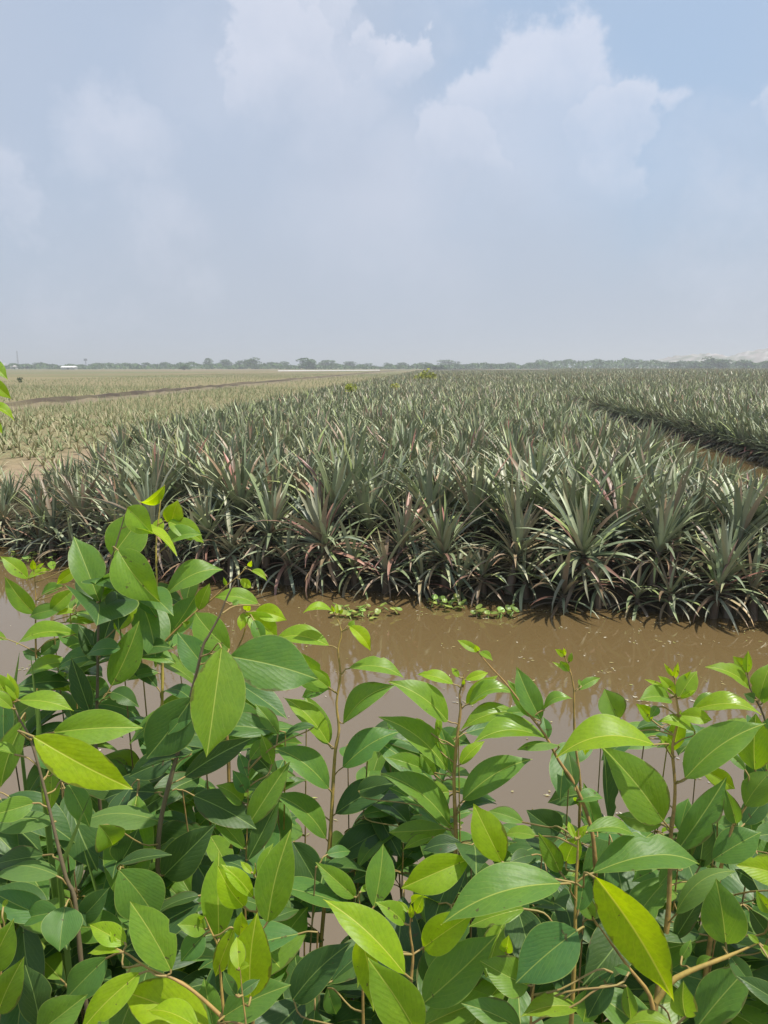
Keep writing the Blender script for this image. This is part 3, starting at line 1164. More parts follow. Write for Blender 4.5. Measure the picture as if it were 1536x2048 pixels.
ylib = [young_arrays(np.random.default_rng(900 + j), 11, 3) for j in range(8)]
ylow = [young_arrays(np.random.default_rng(950 + j), 7, 1) for j in range(8)]
ymesh = [mesh_np('young_pineapple', V, Q, M_YOUNG, cols=cl) for V, Q, cl in ylib]
pts = []
for (u0, u1) in ((-19.6, U_L - 0.75), (-60, -24.8)):
    sr = 1.6
    while sr < 190:
        sp = .42 if sr < 25 else (.55 if sr < 60 else 1.1)
        u = u0
        while u < u1:
            uu = u + rnd.uniform(-.2, .2)
            s = bank_s(uu) + sr + rnd.uniform(-.2, .2)
            p = bed_pt(uu, s, .36)
            patch = math.sin(uu * .55 + 1.3 * math.sin(s * .21)) * math.sin(s * .33 + .7 * math.sin(uu * .4)) + .5 * math.sin(uu * .17 + s * .09)
            if uu > -10.5 and sr < 7:
                patch -= .9
            if in_view(p, 300) and rnd.random() < .86 + .25 * patch:
                pts.append(p)
            u += sp
        sr += sp
pts.sort(key=lambda p: ((not in_view(p)), (p - CAM).length))
for i, p in enumerate(pts[:300]):
    o = link('young_pineapple', ymesh[rnd.randrange(8)], None, p)
    o.rotation_euler = (0, 0, rnd.random() * 6.28)
    s_ = rnd.uniform(.8, 1.25)
    o.scale = (s_, s_, s_)
    tag(o, 'small straw green pineapple seedling in the near corner of the bare left field', 'young pineapple', 'pineapple seedlings in the near part of the left field')
Vs, Qs, Cs, off = [], [], [], 0
for p in pts[300:]:
    d = (p - CAM).length
    V, Q, cl = (ylib if d < 32 else ylow)[rnd.randrange(8)]
    a, sc_ = rnd.random() * 6.28, rnd.uniform(.8, 1.3)
    ca, sa = math.cos(a) * sc_, math.sin(a) * sc_
    Vs.append(np.stack([V[:, 0] * ca - V[:, 1] * sa + p.x, V[:, 0] * sa + V[:, 1] * ca + p.y, V[:, 2] * sc_ + p.z], 1))
    Qs.append(Q + off); Cs.append(cl * rnd.uniform(.85, 1.15)); off += len(V)
# the two face widths differ only in count, all quads
o = link('seedling_rows', mesh_np('seedling_rows', np.concatenate(Vs), np.concatenate(Qs), M_YOUNG, cols=np.concatenate(Cs)))
tag(o, 'thin straw coloured rows of pineapple seedlings covering the left field', 'seedlings', kind='stuff')
print('young faces', sum(len(q) for q in Qs), 'plants', len(pts))

# yellow-green weed bushes sticking out of the crop and a dark bush in the left field
WEEDS = [(702, 771, 26, 34, 'yellow green weed bush poking out of the pineapple rows, left of the other two', (0.42, 0.46, 0.07)),
         (786, 772, 24, 44, 'small yellow weed bush in the middle of the pineapple rows', (0.5, 0.5, 0.08)),
         (852, 748, 46, 75, 'broad yellow green weed patch far along the pineapple rows', (0.40, 0.42, 0.09)),
         (40, 753, 14, 95, 'small dark green bush alone in the left field', (0.06, 0.10, 0.035))]
for (px, py, wp, D, lab, colr) in WEEDS:
    rg = np.random.default_rng(px)
    Wm = wp / F * D
    lobes = [(rg.uniform(-.3, .3) * Wm, rg.uniform(-.3, .3) * Wm, rg.uniform(.35, .8) * Wm * .8, Wm * .25, Wm * .22) for _ in range(6)]
    V, Q, cl = crown_arrays(rg, lobes, 260, Wm * .07, colr)
    z = 0.4 if px > 600 else 0.3
    q = at(px, py, D)
    o = empty('weed_bush', (q.x, q.y, z if px < 600 else q.z - Wm * .6))
    tag(o, lab, 'weed bush')
    link('foliage', mesh_np('foliage', V, Q, M_TREE, cols=cl, smooth=False), o)
    for j in range(4):
        Vt, Qt = tube([(0, 0, -0.9 if px > 600 else -.1), (rg.uniform(-.1, .1) * Wm, rg.uniform(-.1, .1) * Wm, Wm * .5)], [.02, .01], 5)
        link('stem', mesh_np('stem', np.array([tuple(v) for v in Vt]), Qt, M_BARK, cols=np.tile((.15, .14, .06), (len(Vt), 1))), o)

# ------------------------------------------------------------------ water hyacinth and floating flecks
def hyacinth_leaf():
    V, Q = [(0, 0, 0)], []
    n = 10
    for ring, rr in ((0, .5), (1, 1.0)):
        for k in range(n):
            a = 2 * math.pi * k / n
            r = rr * (1 if abs(a - math.pi) > .4 else .8)
            V.append((r * math.cos(a) * 0.5 + .5, r * math.sin(a) * .5, .10 * rr * rr))
    for k in range(n):
        k2 = (k + 1) % n
        Q.append((0, 1 + k, 1 + k2))
        Q.append((1 + k, 1 + n + k, 1 + n + k2, 1 + k2))
    V[0] = (.5, 0, -.02)
    Vb, Qb = tube([(-.55, 0, -.45), (-.3, 0, -.25), (0.02, 0, -.02), (.1, 0, 0)], [.06, .12, .05, .02], 6)
    Q += [tuple(i + len(V) for i in q) for q in Qb]
    V += [tuple(v) for v in Vb]
    return mesh_np('leaf', np.array(V), Q, M_HYA, cols=np.tile((0.27, 0.40, 0.085), (len(V), 1)))


hya = hyacinth_leaf()
HYA = [(728, 1219, .26, 26, 'largest water hyacinth clump floating under the red leaved pineapple rosette'),
       (905, 1207, .13, 11, 'small water hyacinth clump against the bank, middle one of three'),
       (872, 1205, .08, 6, 'tiny water hyacinth sprig touching the bank between the larger clumps'),
       (992, 1224, .17, 18, 'flat spreading water hyacinth clump nearest the photographer along the bank'),
       (38, 1112, .40, 26, 'wide loose water hyacinth clump at the left end of the far bank')]
for px, py, rad, n, lab in HYA:
    p = on_ground(px, py + 9, 0)
    o = empty('water_hyacinth', (p.x, p.y, 0.0))
    tag(o, lab, 'water hyacinth')
    for k in range(n):
        a, r = rnd.random() * 6.28, rad * math.sqrt(rnd.random())
        s_ = rnd.uniform(.05, .085)
        l = link('leaf', hya, o, (r * math.cos(a) * 1.3, r * math.sin(a) * .7, s_ * .45 + rnd.uniform(0, .04)))
        l.scale = (s_,) * 3
        l.rotation_euler = (rnd.uniform(-.5, .5), rnd.uniform(-.7, .3), rnd.random() * 6.28)
        g = rnd.uniform(.7, 1.35)
        l.color = (g * rnd.uniform(.9, 1.3), g, g, 1)

V, Q, cl = [], [], []
for i in range(330):
    t = rnd.random()
    px = rnd.uniform(-40, 1580)
    y0 = 1100 + 150 * px / 1536 + 14
    py = y0 + (1700 - y0) * rnd.random() ** 2.4
    p = on_ground(px, py, 0)
    nl = 1 if rnd.random() < .75 else rnd.randint(3, 9)
    for j in range(nl):
        c = (p.x + rnd.gauss(0, .05), p.y + rnd.gauss(0, .035))
        a = rnd.random() * 6.28
        L_, W_ = rnd.uniform(.006, .022), rnd.uniform(.003, .008)
        b = len(V)
        ca, sa = math.cos(a), math.sin(a)
        for (x, y) in ((-L_, 0), (0, -W_), (L_, 0), (0, W_)):
            V.append((c[0] + x * ca - y * sa, c[1] + x * sa + y * ca, 0.004 + rnd.uniform(0, .002)))
        Q.append((b, b + 1, b + 2, b + 3))
        g = rnd.uniform(.7, 1.2)
        cl += [[(.42 * g, .36 * g, .16 * g), (.30 * g, .30 * g, .09 * g), (.55 * g, .5 * g, .38 * g)][rnd.randrange(3)]] * 4
o = link('floating_debris', mesh_np('floating_debris', np.array(V), np.array(Q), M_SPECK, cols=np.array(cl), smooth=False))
tag(o, 'pale leaf flecks and duckweed scattered on the muddy water', 'floating debris', kind='stuff')

# ------------------------------------------------------------------ saplings on the near bank
TILE = {'A': (0, 940, 4), 'B': (0, 1300, 4), 'C': (0, 1664, 4), 'D': (360, 1100, 4), 'E': (360, 1380, 4), 'F': (360, 1664, 4),
        'G': (730, 1250, 4), 'H': (730, 1500, 4), 'I': (730, 1664, 4), 'J': (1152, 1280, 4), 'K': (1152, 1500, 4), 'M': (1152, 1664, 4),
        'N': (980, 1280, 6), 'Z': (0, 0, 1)}


def leaf_mesh(L, W, fold, bend, seed, pet_pts, seg=16):
    """leaf in its own frame: x towards the tip, y across, z out of the upper face; petiole joined at the base"""
    rg = random.Random(seed)
    cs = (-1, -.86, -.58, -.28, -.045, .045, .28, .58, .86, 1)
    V, Q, lx, lt, rim = [], [], [], [], []
    sk = rg.uniform(.40, .5)
    waves, wph = rg.uniform(.004, .016), rg.random() * 6.28
    wn = rg.uniform(7, 12)
    side = rg.uniform(-.035, .035)
    asym = rg.uniform(-.05, .05)
    twist = R(rg.uniform(-22, 22))
    bites = [(rg.uniform(.2, .85), rg.uniform(.02, .06), rg.uniform(.15, .45), rg.choice((-1, 1))) for _ in range(rg.choice((0, 0, 0, 0, 0, 0, 1, 1)))] if .05 < L < .115 else []
    for i in range(seg + 1):
        t = i / seg
        t = t ** .92
        # outline: broad below the middle, drawn out into a point
        h = math.sin(math.pi * t ** (math.log(.5) / math.log(sk))) ** .86 if 0 < t < 1 else 0
        if t > .78:
            h *= 1 - .42 * math.sin((t - .78) / .22 * math.pi / 2) ** 1.3 * (1 - .2 * (t - .78) / .22)
        h *= W * L * .5
        xc = L * t
        zc = bend * L * 4 * (t * (1 - t)) * (.85 + .3 * t)
        yc = side * L * math.sin(math.pi * t)
        f = fold * (1 - .35 * t)
        tw = twist * (t - .3)
        for c in cs:
            a = abs(c)
            hw = h * (1 + asym * (1 if c > 0 else -1))
            for (b0, bw, bd_, bs) in bites:
                if bs * c > 0:
                    hw *= 1 - bd_ * math.exp(-((t - b0) / bw) ** 2)
            # each half rises from the midrib and eases outward at the margin
            y = c * hw * math.cos(f * (1 - .35 * a))
            z = a * hw * math.sin(f * (1 - .35 * a))
            z += waves * L * a * a * math.sin(wn * t + wph + (2 if c > 0 else 0)) * (0.3 + t)
            if a < .1:
                z -= .006 * L * (1 - t)
            y, z = y * math.cos(tw) - z * math.sin(tw), y * math.sin(tw) + z * math.cos(tw)
            V.append((xc, yc + y, zc + z))
            lx.append(c * max(h, 1e-5) / (W * L * .5) * (W / .42))
            lt.append(t)
            rim.append(a)
    n = len(cs)
    for i in range(seg):
        for k in range(n - 1):
            Q.append((i * n + k, (i + 1) * n + k, (i + 1) * n + k + 1, i * n + k + 1))
    nb = len(Q)
    Vp, Qp = tube(pet_pts, [.00085 + .0003 * abs(2 * k / max(1, len(pet_pts) - 1) - 1) for k in range(len(pet_pts))], 6)
    Q += [tuple(i + len(V) for i in q) for q in Qp]
    V += [tuple(v) for v in Vp]
    lx += [1] * len(Vp); lt += [0] * len(Vp); rim += [0] * len(Vp)
    mi = [0] * nb + [1] * len(Qp)
    return mesh_np('leaf', np.array(V), np.array(Q), [M_LEAF, M_PET], attrs={'lx': lx, 'lt': lt, 'rim': rim}, mat_idx=mi)


def place_leaf(root, base, tip, normal, w_, fold, bend, tone, gloss, seed, stem_pt):
    ax = tip - base
    L = ax.length
    ax = ax / L
    n = normal - ax * normal.dot(ax)
    if n.length < 1e-4:
        n = ax.orthogonal()
    n.normalize()
    y = n.cross(ax)
    M = Matrix((ax, y, n)).transposed()
    Mi = M.transposed()
    # petiole from the stem to the leaf base, in the leaf's own frame
    sv = Mi @ (stem_pt - base)
    dl = sv.length
    if dl < .004:
        pts = [Vector((-.004, 0, 0)), Vector((0, 0, 0))]
    else:
        m1 = sv * .62 + Vector((0, 0, .10 * dl))
        m2 = sv * .25 + Vector((-.12 * dl, 0, .05 * dl))
        pts = smooth_line([sv, m1, m2, Vector((0.002, 0, 0))], 3)
    me = leaf_mesh(L, w_, fold, bend, seed, pts)
    o = link('leaf', me, root)
    o.matrix_local = Matrix.Translation(base - root.location) @ M.to_4x4()
    o.color = (max(0, min(1, tone)), gloss, 0, 1)
    return o


# stems: name -> (shrub, depth, points in photo pixels from the tip down, thickness, yellowness, runs to the ground)
STEMS = {
    'S1': ('S1', 1.20, [(254, 1015), (235, 1080), (213, 1150), (199, 1205), (196, 1290), (195, 1370), (192, 1500)], 1.0, .25, 1),
    'S2': ('S2', 1.28, [(324, 975), (318, 1030), (312, 1095), (316, 1205), (323, 1270), (325, 1365), (322, 1480)], 1.0, .8, 1),
    'S2b': ('S2', 1.24, [(505, 1118), (482, 1147), (452, 1172), (422, 1200), (390, 1225), (350, 1262), (328, 1285)], .55, .3, 0),
    'S3': ('S3', .95, [(472, 1160), (455, 1192), (440, 1230), (417, 1272), (407, 1290), (397, 1330), (380, 1402), (366, 1468), (338, 1569), (321, 1644), (316, 1711)], 1.0, .1, 1),
    'S19': ('S19', 1.1, [(498, 1225), (494, 1240), (487, 1270), (475, 1297), (465, 1330), (455, 1450)], .7, .2, 1),
    'S4': ('S4', 1.15, [(664, 1214), (683, 1263), (676, 1298), (681, 1350), (673, 1406), (678, 1458), (671, 1500), (667, 1554), (659, 1697), (643, 1875)], 1.0, .45, 1),
    'S5': ('S5', 1.05, [(928, 1348), (924, 1370), (919, 1388), (921, 1420), (915, 1470), (908, 1560), (912, 1672), (908, 1750)], 1.0, .2, 1),
    'S6': ('S6', 1.0, [(956, 1304), (982, 1335), (1012, 1367), (1052, 1420), (1090, 1470), (1118, 1522), (1150, 1570), (1181, 1650), (1190, 1720)], .9, .1, 1),
    'S7': ('S7', 1.15, [(1131, 1295), (1131, 1318), (1140, 1340), (1145, 1362), (1148, 1383), (1148, 1400), (1150, 1480), (1160, 1560)], .7, .3, 1),
    'S8': ('S8', .90, [(1350, 1356), (1352, 1392), (1357, 1435), (1345, 1492), (1350, 1568), (1348, 1618), (1342, 1664), (1340, 1740), (1335, 1843), (1318, 1960), (1307, 2048)], 1.1, .3, 1),
    'S13': ('S8', .78, [(1185, 1834), (1224, 1889), (1262, 1941), (1300, 1992), (1310, 2060)], .7, .3, 0),
    'S14': ('S8', .72, [(1517, 1886), (1450, 1915), (1352, 1956), (1312, 2005)], .9, .5, 0),
    'S9': ('S9', 1.0, [(1494, 1342), (1500, 1375), (1512, 1400), (1527, 1430), (1545, 1500), (1552, 1600)], .8, .2, 1),
    'S20': ('S20', .90, [(1500, 1575), (1492, 1612), (1467, 1650), (1445, 1720), (1432, 1800)], 1.0, .3, 1),
    'S10': ('S10', .82, [(22, 1400), (27, 1410), (40, 1440), (61, 1478), (85, 1562), (105, 1644), (132, 1755), (149, 1793), (160, 1900)], .78, .15, 1),
    'S11': ('S11', .72, [(822, 1824), (820, 1864), (826, 1909), (822, 1964), (815, 2060)], .75, .2, 1),
    'S12': ('S12', .75, [(1157, 1660), (1155, 1712), (1152, 1766), (1150, 1880), (1145, 2000)], .9, .5, 1),
    'S15': ('S15', .72, [(410, 1834), (422, 1862), (437, 1899), (442, 1964), (450, 2060)], .6, .4, 1),
    'S16': ('S16', .68, [(230, 1896), (257, 1909), (300, 1939), (350, 1959), (390, 1985), (440, 2030), (500, 2090)], .7, .2, 1),
    'S17': ('S17', 1.35, [(67, 1135), (70, 1165), (72, 1220), (71, 1265), (75, 1400), (80, 1500)], .8, .3, 1),
    'S18': ('S18', .74, [(510, 1726), (515, 1769), (514, 1824), (505, 1950)], .6, .4, 1),
    'S21': ('S21', .62, [(480, 1934), (485, 1991), (491, 2039), (493, 2080)], .45, .4, 1),
    'S22': ('S22', .80, [(718, 1790), (722, 1850), (725, 1950)], .6, .4, 1),
    'S23': ('S23', 1.0, [(497, 1540), (495, 1640), (492, 1718), (490, 1800)], .6, .3, 1),
    'S25': ('S25', .74, [(5, 1880), (0, 1990), (-5, 2080)], .9, .3, 1),
    'S26': ('S26', .70, [(1075, 1940), (1065, 1990), (1060, 2080)], .8, .3, 1),
    'S27': ('S27', .95, [(-48, 720), (-40, 800), (-50, 1000), (-60, 1300), (-70, 1700)], 1.0, .3, 1),
}
SHRUBS = {
    'S1': 'sapling with broad dark green leaves stacked up its stem before the pineapple bank',
    'S2': 'tallest sapling, yellow green stem, topmost small leaf in front of the pineapple plants',
    'S3': 'sapling with a bare pointed grey green twig and one very large pale hanging leaf',
    'S19': 'small sapling with rounded yellow green leaves behind the very large pale hanging leaf',
    'S4': 'upright sapling with a straight orange brown stem and paired arching leaves before open water',
    'S5': 'sapling with drooping paired leaves and forked tip just beside the gap of open water',
    'S6': 'leaning sapling whose thin twig slants up to a tuft of small leaves over the water',
    'S7': 'spindly sapling with tiny insect eaten leaves standing alone against the brown water',
    'S8': 'large sapling with a thick brown stem, crowned by a spray of yellow buds',
    'S9': 'sapling at the right edge with light rounded leaves against the water',
    'S20': 'sapling at the right edge with dull olive leaves around a stout orange twig',
    'S10': 'sapling with a crooked dark brown stem carrying one big bright yellow green leaf',
    'S11': 'short sapling with a forked reddish tip and big glowing yellow green leaves at the bottom',
    'S12': 'young sapling with two tiny bright buds above a large leaf pocked with insect holes',
    'S15': 'short shoot with a small round pale leaf beside a tall pointed leaf',
    'S16': 'low shoot with yellow leaves leaning over the dark hollow at the bottom',
    'S17': 'slender sapling with light yellow green leaves against the pale grey water',
    'S18': 'young shoot with two long upright shiny leaves in the lower middle',
    'S21': 'tiny seedling with two small blue green leaves before a pointed yellow green leaf',
    'S22': 'short shoot with one upright pointed leaf behind the glowing yellow green leaf',
    'S23': 'thin sapling with dark narrow upright leaves in the shade before a sliver of water',
    'S25': 'sapling at the bottom corner with two broad light green leaves against a dark hollow',
    'S26': 'low sapling of mid green leaves half in shadow at the bottom below the holed leaf',
    'S27': 'tall sapling mostly outside the frame, a few leaves hanging in front of the left field',
}
